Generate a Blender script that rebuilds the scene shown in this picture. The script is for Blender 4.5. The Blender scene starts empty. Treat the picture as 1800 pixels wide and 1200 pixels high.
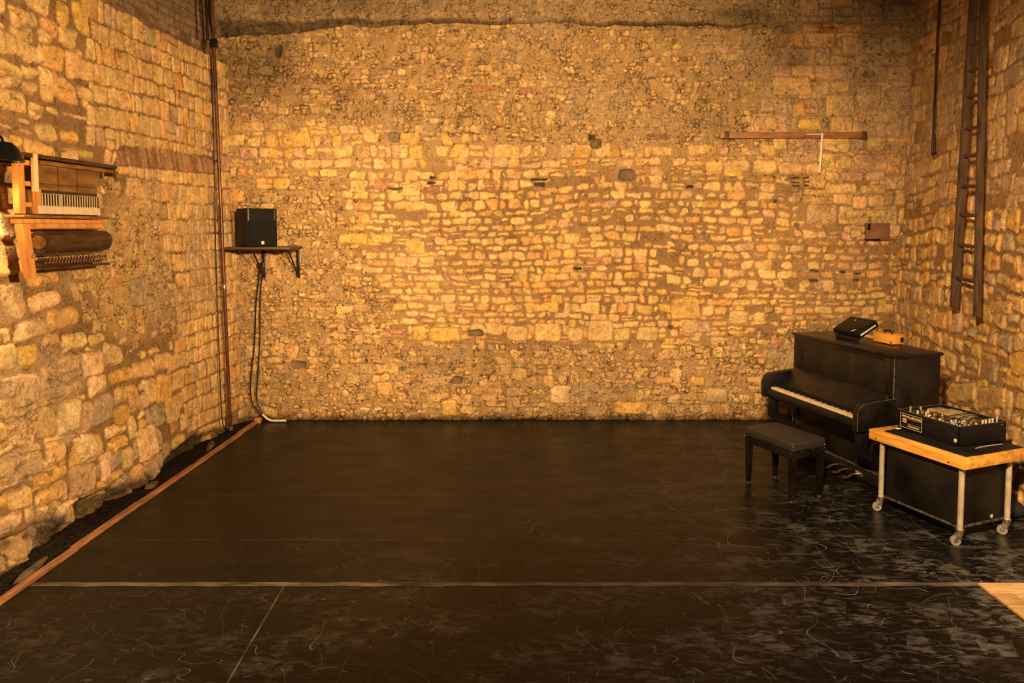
import bpy, bmesh, math, random
import numpy as np
from mathutils import Vector, Matrix
PI = math.pi
scene = bpy.context.scene
C = scene.collection
# ---------------------------------------------------------------- camera
cam_d = bpy.data.cameras.new('camera'); cam = bpy.data.objects.new('camera', cam_d); C.objects.link(cam)
cam.location = (0, 0, 2.42); cam.rotation_euler = (math.radians(90 - 3.3), 0, 0)
cam_d.sensor_width = 36; cam_d.lens = 24.894; cam_d.shift_y = -0.07096
cam_d.clip_start = .05; cam_d.clip_end = 100
scene.camera = cam
# ---------------------------------------------------------------- view, world, lights
scene.view_settings.view_transform = 'Standard'; scene.view_settings.look = 'None'
scene.view_settings.gamma = 1; scene.view_settings.use_curve_mapping = False
scene.view_settings.exposure = -0.06
w = bpy.data.worlds.new('world'); scene.world = w; w.use_nodes = True
w.node_tree.nodes['Background'].inputs[0].default_value = (.50, .40, .30, 1)
w.node_tree.nodes['Background'].inputs[1].default_value = .10

def aim(o, target):
    d = Vector(target) - o.location
    o.rotation_euler = d.to_track_quat('-Z', 'Y').to_euler()

def spot(name, loc, target, energy, col, size, blend, radius=.15):
    l = bpy.data.lights.new(name, 'SPOT'); l.energy = energy; l.color = col
    l.spot_size = math.radians(size); l.spot_blend = blend; l.shadow_soft_size = radius
    o = bpy.data.objects.new(name, l); C.objects.link(o); o.location = loc; aim(o, target); return o

WARM = (1, .64, .30)
spot('stage_spot_back', (.1, 1.2, 3.3), (.15, 8.84, 2.7), 4400, WARM, 73, 1.0, .12)
spot('stage_spot_left', (1.6, 2.2, 3.0), (-3.6, 6.1, 1.85), 2350, WARM, 80, .8, .12)
spot('fill_spot_right', (.3, 1.2, 3.6), (4.6, 6.7, 1.3), 2700, (1, .65, .31), 62, 1.0, .12)  # unseen fill light, added to lift the right wall
spot('fill_spot_floor', (3.6, 1.4, 4.4), (3.0, 4.2, 0), 560, (1, .86, .70), 80, 1.0, .2)  # unseen cooler fill, added to brighten the scuffs on the near-right floor

# ---------------------------------------------------------------- helpers
def nt(m): return m.node_tree.nodes, m.node_tree.links

def mat(name, col, rough=.6, metal=0., var=.12, scale=14, bump=.15, bscale=60, stretch=(1, 1, 1), col2=None, coat=0., spec=.5):
    m = bpy.data.materials.new(name); m.use_nodes = True; N, L = nt(m); b = N['Principled BSDF']
    b.inputs['Roughness'].default_value = rough; b.inputs['Metallic'].default_value = metal
    b.inputs['Coat Weight'].default_value = coat; b.inputs['Specular IOR Level'].default_value = spec
    tc = N.new('ShaderNodeTexCoord'); mp = N.new('ShaderNodeMapping'); mp.inputs['Scale'].default_value = stretch
    L.new(tc.outputs['Object'], mp.inputs['Vector'])
    n = N.new('ShaderNodeTexNoise'); n.inputs['Scale'].default_value = scale; n.inputs['Detail'].default_value = 6
    L.new(mp.outputs[0], n.inputs['Vector'])
    r = N.new('ShaderNodeValToRGB'); c2 = col2 or tuple(c * (1 - 2.2 * var) for c in col)
    r.color_ramp.elements[0].position = .32; r.color_ramp.elements[1].position = .68
    r.color_ramp.elements[0].color = (*c2, 1); r.color_ramp.elements[1].color = (*(min(1, c * (1 + var)) for c in col), 1)
    L.new(n.outputs['Fac'], r.inputs[0]); L.new(r.outputs[0], b.inputs['Base Color'])
    if bump:
        n2 = N.new('ShaderNodeTexNoise'); n2.inputs['Scale'].default_value = bscale; n2.inputs['Detail'].default_value = 4
        L.new(mp.outputs[0], n2.inputs['Vector'])
        bp = N.new('ShaderNodeBump'); bp.inputs['Strength'].default_value = bump; bp.inputs['Distance'].default_value = .01
        L.new(n2.outputs['Fac'], bp.inputs['Height']); L.new(bp.outputs[0], b.inputs['Normal'])
    return m

class MB:
    """collects shapes in one bmesh and links them as one mesh object"""
    def __init__(s): s.bm = bmesh.new()
    def box(s, a, b, bev=0., M=None, seg=2):
        a = Vector(a); b = Vector(b)
        r = bmesh.ops.create_cube(s.bm, size=1)
        bmesh.ops.scale(s.bm, vec=b - a, verts=r['verts']); bmesh.ops.translate(s.bm, vec=(a + b) / 2, verts=r['verts'])
        vs = r['verts']
        if bev > 0:
            es = list({e for v in vs for e in v.link_edges})
            q = bmesh.ops.bevel(s.bm, geom=es, offset=bev, segments=seg, affect='EDGES', profile=.5)
            vs = list({v for f in q['faces'] for v in f.verts} | {v for v in vs if v.is_valid})
        if M is not None: bmesh.ops.transform(s.bm, matrix=M, verts=[v for v in vs if v.is_valid])
        return s
    def cyl(s, p, q, r1, r2=None, n=16, cap=True):
        p = Vector(p); q = Vector(q); r2 = r1 if r2 is None else r2
        d = q - p; M = Matrix.Translation((p + q) / 2) @ d.to_track_quat('Z', 'Y').to_matrix().to_4x4()
        bmesh.ops.create_cone(s.bm, cap_ends=cap, segments=n, radius1=r1, radius2=r2, depth=d.length, matrix=M); return s
    def ball(s, p, r, sc=(1, 1, 1), n=12):
        q = bmesh.ops.create_uvsphere(s.bm, u_segments=n, v_segments=max(6, n // 2), radius=r)
        bmesh.ops.scale(s.bm, vec=sc, verts=q['verts']); bmesh.ops.translate(s.bm, vec=p, verts=q['verts']); return s
    def tube(s, pts, r, n=8, smooth=3):
        P = [Vector(p) for p in pts]
        if smooth and len(P) > 2:
            Q = []
            for i in range(len(P) - 1):
                p0 = P[max(0, i - 1)]; p1 = P[i]; p2 = P[i + 1]; p3 = P[min(len(P) - 1, i + 2)]
                for k in range(smooth + 1):
                    t = k / (smooth + 1)
                    Q.append(.5 * ((2 * p1) + (-p0 + p2) * t + (2 * p0 - 5 * p1 + 4 * p2 - p3) * t * t + (-p0 + 3 * p1 - 3 * p2 + p3) * t ** 3))
            Q.append(P[-1]); P = Q
        rings = []
        up = Vector((0, 0, 1))
        for i, p in enumerate(P):
            d = (P[min(i + 1, len(P) - 1)] - P[max(i - 1, 0)]).normalized()
            a = d.cross(up)
            if a.length < .15: a = d.cross(Vector((1, 0, 0)))
            a.normalize(); b = d.cross(a).normalized()
            if rings:
                a0 = ref - d * ref.dot(d)
                if a0.length > 1e-4: a = a0.normalized(); b = d.cross(a)
            ref = a
            rr = r[i] if isinstance(r, (list, tuple)) and len(r) == len(P) else (r if not isinstance(r, (list, tuple)) else r[0])
            rings.append([s.bm.verts.new(p + rr * (math.cos(2 * PI * k / n) * a + math.sin(2 * PI * k / n) * b)) for k in range(n)])
        for A, B in zip(rings, rings[1:]):
            for k in range(n): s.bm.faces.new((A[k], A[(k + 1) % n], B[(k + 1) % n], B[k]))
        s.bm.faces.new(rings[0][::-1]); s.bm.faces.new(rings[-1]); return s
    def prism(s, poly, axis, a, b, bev=0.):
        """polygon in the two other axes, extruded along axis (0,1,2) from a to b"""
        def P(u, v, t):
            return {0: (t, u, v), 1: (u, t, v), 2: (u, v, t)}[axis]
        A = [s.bm.verts.new(P(u, v, a)) for u, v in poly]; B = [s.bm.verts.new(P(u, v, b)) for u, v in poly]
        fs = [s.bm.faces.new(A), s.bm.faces.new(B[::-1])]
        n = len(poly)
        for i in range(n): fs.append(s.bm.faces.new((A[i], B[i], B[(i + 1) % n], A[(i + 1) % n])))
        if bev > 0:
            es = list(fs[0].edges) + list(fs[1].edges)
            bmesh.ops.bevel(s.bm, geom=es, offset=bev, segments=2, affect='EDGES', profile=.5)
        return s
    def build(s, name, m, parent=None, smooth=True, sharp=35):
        bmesh.ops.recalc_face_normals(s.bm, faces=s.bm.faces)
        me = bpy.data.meshes.new(name); s.bm.to_mesh(me); s.bm.free()
        if smooth:
            for p in me.polygons: p.use_smooth = True
            try: me.set_sharp_from_angle(angle=math.radians(sharp))
            except Exception: pass
        me.materials.append(m)
        o = bpy.data.objects.new(name, me); C.objects.link(o)
        if parent: o.parent = parent
        return o

def tag(o, label=None, cat=None, group=None, kind=None):
    if label: o['label'] = label
    if cat: o['category'] = cat
    if group: o['group'] = group
    if kind: o['kind'] = kind
    return o

def thing(name, label, cat, loc=(0, 0, 0), rz=0., group=None):
    o = bpy.data.objects.new(name, None); C.objects.link(o); o.empty_display_size = .1
    o.location = loc; o.rotation_euler = (0, 0, rz)
    return tag(o, label, cat, group)

# ---------------------------------------------------------------- numpy noise
def vnoise(u, v, seed):
    rs = np.random.RandomState(seed); T = rs.rand(256, 256).astype(np.float32)
    iu = np.floor(u).astype(int); iv = np.floor(v).astype(int)
    fu = u - iu; fv = v - iv; fu = fu * fu * (3 - 2 * fu); fv = fv * fv * (3 - 2 * fv)
    a = T[iu & 255, iv & 255]; b = T[(iu + 1) & 255, iv & 255]; c = T[iu & 255, (iv + 1) & 255]; d = T[(iu + 1) & 255, (iv + 1) & 255]
    return (a * (1 - fu) + b * fu) * (1 - fv) + (c * (1 - fu) + d * fu) * fv

def fbm(u, v, f, seed, o=4, g=.5):
    s = 0; a = 1; t = 0
    for k in range(o):
        s = s + a * vnoise(u * f + 17.3 * k, v * f + 9.1 * k, seed + k); t += a; a *= g; f *= 2.03
    return s / t
def sstep(a, b, x):
    t = np.clip((x - a) / (b - a), 0, 1); return t * t * (3 - 2 * t)

# ---------------------------------------------------------------- stone wall, each stone laid as a quad on a real height field
TONE = {'n': (.62, .41, .175), 'y': (.62, .385, .11), 'o': (.60, .345, .125), 'p': (.52, .34, .19), 'w': (.74, .52, .27),
        'g': (.40, .30, .18), 'b': (.37, .19, .10), 'd': (.045, .035, .03), 'r': (.42, .16, .06), 'h': (.17, .12, .07)}
MORTAR = np.array((.265, .160, .072))

def layout(u0, u1, z0, z1, rh, cw, rs, jit=.15, split=.2, wob=.03, wseed=5):
    """coursed rubble cells: rows of height rh (mean, spread), widths cw (mean, spread)"""
    cells = []; z = z0
    while z < z1:
        h = rh[0] * (1 + rh[1] * (rs.rand() * 2 - 1)); u = u0 - rs.rand() * cw[0]
        while u < u1:
            wd = cw[0] * (1 + cw[1] * (rs.rand() * 2 - 1)) * (.55 if rs.rand() < .15 else 1)
            parts = [(z, z + h)]
            if rs.rand() < split:
                t = z + h * (.35 + .3 * rs.rand()); parts = [(z, t), (t, z + h)]
            for a, b in parts:
                j = jit * min(b - a, wd)
                q = [(u, a), (u + wd, a), (u + wd, b), (u, b)]
                q = [(x + (rs.rand() - .5) * 2 * j, y + (rs.rand() - .5) * 1.6 * j) for x, y in q]
                cells.append(q)
            u += wd
        z += h
    A = np.array(cells)
    du = (vnoise(A[..., 0] * .9 + 40, A[..., 1] * .9 + 40, wseed) - .5) * wob * 2
    dz = (vnoise(A[..., 0] * .7 + 80, A[..., 1] * 1.1 + 80, wseed + 1) - .5) * wob * 2
    A[..., 0] += du; A[..., 1] += dz
    return A

class Wall:
    def __init__(s, us, zs, seed):
        s.us = us.astype(np.float64); s.zs = zs.astype(np.float64)
        s.U, s.Z = np.meshgrid(s.us, s.zs, indexing='ij'); s.seed = seed; s.rs = np.random.RandomState(seed)
        s.WU = s.U + (fbm(s.U, s.Z, 9, seed + 3, 3) - .5) * .040 + (vnoise(s.U * 34, s.Z * 34, seed + 5) - .5) * .010
        s.WZ = s.Z + (fbm(s.U, s.Z, 9, seed + 9, 3) - .5) * .036 + (vnoise(s.U * 34, s.Z * 34, seed + 6) - .5) * .010
        s.A = np.full(s.U.shape, .55)
        n = fbm(s.U, s.Z, 5, seed + 20, 5)
        s.H = (n - .5) * .02
        c = fbm(s.U, s.Z, 1.3, seed + 30, 4)
        s.col = MORTAR[None, None, :] * (.75 + .6 * c[..., None])
        s.fine = fbm(s.U, s.Z, 38, seed + 40, 3); s.mid = fbm(s.U, s.Z, 11, seed + 44, 3)
    def stone(s, quad, col, inset, k, height, edge=.012, crack=0., rough=.25, clear=0., relief=.3, cr=.3):
        q = np.asarray(quad); m = .03
        i0, i1 = np.searchsorted(s.us, (q[:, 0].min() - m, q[:, 0].max() + m)); j0, j1 = np.searchsorted(s.zs, (q[:, 1].min() - m, q[:, 1].max() + m))
        if i1 - i0 < 2 or j1 - j0 < 2: return
        sl = (slice(i0, i1), slice(j0, j1)); u = s.WU[sl]; z = s.WZ[sl]
        acc = 0
        for a in range(4):
            p = q[a]; r = q[(a + 1) % 4]; d = r - p; l = math.hypot(*d)
            if l < 1e-4: continue
            acc = acc + np.exp(np.clip(((u - p[0]) * d[1] - (z - p[1]) * d[0]) / l / k, -40, 40))
        sd = k * np.log(acc + 1e-12) + inset            # negative inside
        if clear:
            t = sstep(clear, -.002, sd)[..., None]
            s.col[sl] = s.col[sl] * (1 - t) + MORTAR * .95 * t; s.H[sl] = s.H[sl] * (1 - t[..., 0])
        f = sstep(.002, -.006, sd)
        s.A[sl] = s.A[sl] * (1 - f) + cr * f
        dome = sstep(.004, -edge * 1.6, sd)
        hh = height * (dome + relief * (s.mid[sl] - .5) + rough * .25 * (s.fine[sl] - .5))
        s.H[sl] = s.H[sl] * (1 - f) + hh * f
        v = (1 + .7 * (s.mid[sl] - .5) + .6 * (s.fine[sl] - .5))[..., None]
        s.col[sl] = s.col[sl] * (1 - f[..., None]) + np.asarray(col) * v * f[..., None]
        if crack:
            g = np.exp(-((sd - .001) / .0055) ** 2) * crack * (s.mid[sl] > .42)  # crevice shade and dirt painted into the joint colour
            s.col[sl] *= (1 - g)[..., None]; s.H[sl] -= .012 * g
    def tone(s, tones, spread=.14):
        c = np.array(TONE[tones[s.rs.randint(len(tones))]]); k = 1 + spread * (s.rs.rand() * 2 - 1)
        return c * k * (1 + .05 * (s.rs.rand(3) * 2 - 1))
    def hand(s, items, inset=.004, k=.016, height=.022):
        for qd, t in items:
            if t in 'bd': s.stone(qd, s.tone(t, .25), .004, .003, .006, .004, clear=.012, relief=.1)
            elif t == 'h': s.stone(qd, s.tone(t, .3), .0, .02, -.03, .02, relief=.2)
            elif t == 'r': s.stone(qd, s.tone(t, .2), .004, .01, .015)
            else: s.stone(qd, s.tone(t, .06), inset, k, height, .014, clear=.014, relief=.35)
    def build(s, name, origin, X, m, label):
        X = np.array(X, float); X /= np.linalg.norm(X); inn = np.array((-X[1], X[0]))
        P = np.zeros(s.U.shape + (3,)); P[..., 0] = origin[0] + s.U * X[0] - s.H * inn[0]
        P[..., 1] = origin[1] + s.U * X[1] - s.H * inn[1]; P[..., 2] = s.Z
        nu, nz = s.U.shape; idx = np.arange(nu * nz).reshape(nu, nz)
        F = np.stack([idx[:-1, :-1], idx[1:, :-1], idx[1:, 1:], idx[:-1, 1:]], -1).reshape(-1, 4)
        me = bpy.data.meshes.new(name); me.vertices.add(nu * nz); me.vertices.foreach_set('co', P.reshape(-1).astype(np.float32))
        me.loops.add(F.size); me.loops.foreach_set('vertex_index', F.reshape(-1).astype(np.int32))
        me.polygons.add(len(F)); me.polygons.foreach_set('loop_start', (np.arange(len(F)) * 4).astype(np.int32))
        me.polygons.foreach_set('use_smooth', np.ones(len(F), bool))
        me.update(calc_edges=True)
        at = me.color_attributes.new('stone', 'FLOAT_COLOR', 'POINT')
        cc = np.ones((nu * nz, 4), np.float32); cc[:, :3] = np.clip(s.col.reshape(-1, 3), .004, .95); cc[:, 3] = np.clip(s.A.reshape(-1), 0, 1); at.data.foreach_set('color', cc.reshape(-1))
        me.materials.append(m)
        o = bpy.data.objects.new(name, me); C.objects.link(o); tag(o, label, kind='structure'); return o

def stone_mat():
    m = bpy.data.materials.new('stone_masonry'); m.use_nodes = True; N, L = nt(m); b = N['Principled BSDF']
    b.inputs['Roughness'].default_value = .88; b.inputs['Specular IOR Level'].default_value = .25
    a = N.new('ShaderNodeVertexColor'); a.layer_name = 'stone'
    tc = N.new('ShaderNodeTexCoord')
    n1 = N.new('ShaderNodeTexNoise'); n1.inputs['Scale'].default_value = 45; n1.inputs['Detail'].default_value = 8; n1.inputs['Roughness'].default_value = .65
    L.new(tc.outputs['Object'], n1.inputs['Vector'])
    mr = N.new('ShaderNodeMapRange'); mr.inputs['From Min'].default_value = .3; mr.inputs['From Max'].default_value = .7
    mr.inputs['To Min'].default_value = .72; mr.inputs['To Max'].default_value = 1.25
    L.new(n1.outputs['Fac'], mr.inputs['Value'])
    vm = N.new('ShaderNodeVectorMath'); vm.operation = 'SCALE'; L.new(a.outputs['Color'], vm.inputs[0]); L.new(mr.outputs[0], vm.inputs['Scale'])
    # hairline cracks and pitting, strongest where the alpha says the surface is rough
    dn = N.new('ShaderNodeTexNoise'); dn.inputs['Scale'].default_value = 14; dn.inputs['Detail'].default_value = 3; L.new(tc.outputs['Object'], dn.inputs['Vector'])
    dm = N.new('ShaderNodeVectorMath'); dm.operation = 'MULTIPLY_ADD'; dm.inputs[1].default_value = (.07, .07, .07); L.new(dn.outputs['Color'], dm.inputs[0]); L.new(tc.outputs['Object'], dm.inputs[2])
    vo = N.new('ShaderNodeTexVoronoi'); vo.feature = 'DISTANCE_TO_EDGE'; vo.inputs['Scale'].default_value = 21; L.new(dm.outputs[0], vo.inputs['Vector'])
    def mrange(v, a, b_, c, d):
        q = N.new('ShaderNodeMapRange'); q.interpolation_type = 'SMOOTHSTEP'; q.inputs['From Min'].default_value = a; q.inputs['From Max'].default_value = b_; q.inputs['To Min'].default_value = c; q.inputs['To Max'].default_value = d
        L.new(v, q.inputs['Value']); return q.outputs[0]
    def mth(op, x, y):
        q = N.new('ShaderNodeMath'); q.operation = op
        for i, t in enumerate((x, y)):
            if isinstance(t, (int, float)): q.inputs[i].default_value = t
            else: L.new(t, q.inputs[i])
        return q.outputs[0]
    ck = mrange(vo.outputs['Distance'], .015, .10, 1, 0)
    mk = N.new('ShaderNodeTexNoise'); mk.inputs['Scale'].default_value = 9; mk.inputs['Detail'].default_value = 4; L.new(tc.outputs['Object'], mk.inputs['Vector'])
    ck = mth('MULTIPLY', ck, mrange(mk.outputs['Fac'], .46, .60, 0, 1))
    pn_ = N.new('ShaderNodeTexNoise'); pn_.inputs['Scale'].default_value = 34; pn_.inputs['Detail'].default_value = 5; L.new(tc.outputs['Object'], pn_.inputs['Vector'])
    pk = mrange(pn_.outputs['Fac'], .60, .70, 0, 1)
    dark = mth('MULTIPLY', mth('MAXIMUM', ck, mth('MULTIPLY', pk, .8)), a.outputs['Alpha'])
    fac = mth('SUBTRACT', 1.0, mth('MULTIPLY', dark, .78))
    vm2 = N.new('ShaderNodeVectorMath'); vm2.operation = 'SCALE'; L.new(vm.outputs[0], vm2.inputs[0]); L.new(fac, vm2.inputs['Scale'])
    L.new(vm2.outputs[0], b.inputs['Base Color'])
    n2 = N.new('ShaderNodeTexNoise'); n2.inputs['Scale'].default_value = 70; n2.inputs['Detail'].default_value = 6
    L.new(tc.outputs['Object'], n2.inputs['Vector'])
    bp = N.new('ShaderNodeBump'); bp.inputs['Strength'].default_value = .7; bp.inputs['Distance'].default_value = .012
    L.new(mth('SUBTRACT', n2.outputs['Fac'], mth('MULTIPLY', dark, .8)), bp.inputs['Height']); L.new(bp.outputs[0], b.inputs['Normal'])
    return m
STONE = stone_mat()
HAND_BACK = [([(-0.06, 1.0), (0.19, 1.0), (0.19, 1.19), (-0.06, 1.19)], 'n'), ([(0.28, 0.99), (0.62, 0.99), (0.62, 1.23), (0.28, 1.23)], 'n'), ([(0.69, 0.99), (0.9, 0.99), (0.9, 1.17), (0.69, 1.17)], 'n'), ([(0.95, 1.0), (1.28, 1.0), (1.28, 1.26), (0.95, 1.26)], 'n'), ([(1.28, 1.0), (1.49, 1.0), (1.49, 1.17), (1.28, 1.17)], 'n'), ([(1.58, 1.0), (1.85, 1.0), (1.85, 1.18), (1.58, 1.18)], 'n'), ([(2.15, 1.09), (2.51, 1.09), (2.51, 1.25), (2.15, 1.25)], 'p'), ([(2.72, 1.2), (2.97, 1.2), (2.96, 1.38), (2.72, 1.38)], 'n'), ([(3.03, 1.24), (3.19, 1.24), (3.19, 1.36), (3.02, 1.36)], 'n'), ([(1.99, 1.27), (2.37, 1.27), (2.36, 1.53), (1.99, 1.53)], 'o'), ([(-1.26, 1.0), (-1.08, 1.0), (-1.08, 1.19), (-1.26, 1.19)], 'y'), ([(-1.05, 0.99), (-0.65, 0.99), (-0.65, 1.17), (-1.05, 1.17)], 'y'), ([(-1.71, 0.31), (-1.5, 0.31), (-1.5, 0.48), (-1.71, 0.48)], 'o'), ([(-2.15, 0.28), (-2.05, 0.28), (-2.05, 0.38), (-2.15, 0.38)], 'n'), ([(-0.9, 0.04), (-0.69, 0.04), (-0.69, 0.26), (-0.9, 0.26)], 'y'), ([(-1.93, 0.1), (-1.78, 0.1), (-1.78, 0.16), (-1.93, 0.16)], 'w'), ([(-1.75, 0.1), (-1.62, 0.1), (-1.62, 0.16), (-1.75, 0.16)], 'w'), ([(0.48, 0.2), (0.74, 0.2), (0.74, 0.44), (0.48, 0.44)], 'w'), ([(1.29, 0.07), (1.71, 0.07), (1.71, 0.24), (1.29, 0.24)], 'y'), ([(1.81, 0.44), (2.04, 0.44), (2.04, 0.55), (1.8, 0.55)], 'o'), ([(2.25, 0.41), (2.45, 0.41), (2.45, 0.55), (2.24, 0.55)], 'y'), ([(0.39, 0.4), (0.53, 0.4), (0.53, 0.57), (0.39, 0.57)], 'n'), ([(-0.01, 0.51), (0.19, 0.51), (0.19, 0.66), (-0.01, 0.66)], 'n'), ([(2.45, 0.21), (2.74, 0.21), (2.74, 0.4), (2.45, 0.4)], 'p'), ([(-2.17, 2.21), (-1.8, 2.21), (-1.8, 2.36), (-2.17, 2.36)], 'y'), ([(-1.76, 2.23), (-1.5, 2.23), (-1.49, 2.35), (-1.76, 2.35)], 'y'), ([(-1.34, 2.1), (-1.09, 2.1), (-1.09, 2.27), (-1.33, 2.27)], 'y'), ([(-1.48, 1.93), (-1.19, 1.93), (-1.19, 2.06), (-1.48, 2.06)], 'n'), ([(-1.17, 1.97), (-0.96, 1.97), (-0.96, 2.07), (-1.17, 2.07)], 'n'), ([(-1.92, 2.47), (-1.78, 2.47), (-1.78, 2.6), (-1.92, 2.6)], 'o'), ([(-1.39, 2.81), (-1.13, 2.81), (-1.13, 2.97), (-1.39, 2.97)], 'n'), ([(-3.55, 3.42), (-3.3, 3.42), (-3.29, 3.58), (-3.55, 3.58)], 'n'), ([(-3.27, 3.42), (-3.1, 3.42), (-3.1, 3.55), (-3.27, 3.55)], 'n'), ([(-3.06, 3.42), (-2.91, 3.42), (-2.91, 3.58), (-3.06, 3.58)], 'o'), ([(-2.84, 3.42), (-2.49, 3.42), (-2.48, 3.6), (-2.84, 3.6)], 'y'), ([(-3.35, 3.61), (-3.05, 3.61), (-3.05, 3.74), (-3.35, 3.74)], 'n'), ([(-3.0, 3.62), (-2.79, 3.62), (-2.79, 3.73), (-3.0, 3.73)], 'n'), ([(4.33, 4.54), (4.55, 4.54), (4.54, 4.77), (4.33, 4.77)], 'p'), ([(4.05, 4.54), (4.33, 4.54), (4.32, 4.77), (4.04, 4.77)], 'p'), ([(4.55, 4.56), (4.92, 4.56), (4.91, 4.77), (4.55, 4.77)], 'p'), ([(4.59, 3.89), (4.96, 3.89), (4.96, 4.12), (4.58, 4.12)], 'p'), ([(4.26, 3.9), (4.55, 3.9), (4.54, 4.17), (4.25, 4.17)], 'n'), ([(3.87, 3.8), (4.24, 3.8), (4.23, 4.06), (3.87, 4.06)], 'n'), ([(4.28, 3.72), (4.77, 3.72), (4.76, 3.88), (4.27, 3.88)], 'n'), ([(4.23, 3.13), (4.65, 3.13), (4.65, 3.33), (4.22, 3.33)], 'p'), ([(4.0, 3.13), (4.21, 3.13), (4.21, 3.32), (4.0, 3.32)], 'n'), ([(3.46, 3.79), (3.63, 3.79), (3.62, 3.95), (3.45, 3.95)], 'o'), ([(3.54, 3.63), (3.82, 3.63), (3.82, 3.77), (3.54, 3.77)], 'y'), ([(2.99, 3.63), (3.3, 3.63), (3.29, 3.79), (2.99, 3.79)], 'n'), ([(3.21, 4.05), (3.7, 4.05), (3.69, 4.28), (3.2, 4.28)], 'n'), ([(4.6, 4.96), (5.02, 4.96), (5.01, 5.17), (4.6, 5.17)], 'p'), ([(2.64, 3.12), (2.96, 3.12), (2.96, 3.26), (2.64, 3.26)], 'n'), ([(2.98, 3.09), (3.29, 3.09), (3.28, 3.26), (2.98, 3.26)], 'n'), ([(2.4, 3.11), (2.63, 3.11), (2.62, 3.27), (2.4, 3.27)], 'n'), ([(3.3, 3.08), (3.62, 3.08), (3.62, 3.23), (3.3, 3.23)], 'n'), ([(3.64, 3.08), (3.84, 3.08), (3.84, 3.22), (3.64, 3.22)], 'n'), ([(3.87, 3.0), (4.06, 3.0), (4.05, 3.12), (3.87, 3.12)], 'n'), ([(4.07, 3.0), (4.36, 3.0), (4.36, 3.12), (4.07, 3.12)], 'p'), ([(4.38, 3.0), (4.63, 3.0), (4.63, 3.12), (4.38, 3.12)], 'p'), ([(3.89, 2.84), (4.29, 2.84), (4.28, 2.98), (3.89, 2.98)], 'n'), ([(4.32, 2.84), (4.65, 2.84), (4.64, 2.95), (4.32, 2.95)], 'n'), ([(4.23, 2.66), (4.41, 2.66), (4.41, 2.82), (4.22, 2.82)], 'n'), ([(4.42, 2.69), (4.64, 2.69), (4.64, 2.83), (4.42, 2.83)], 'n'), ([(4.16, 2.54), (4.39, 2.54), (4.38, 2.65), (4.16, 2.65)], 'n'), ([(4.4, 2.55), (4.67, 2.55), (4.67, 2.65), (4.4, 2.65)], 'n'), ([(4.21, 2.29), (4.37, 2.29), (4.36, 2.41), (4.21, 2.41)], 'n')]
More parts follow.
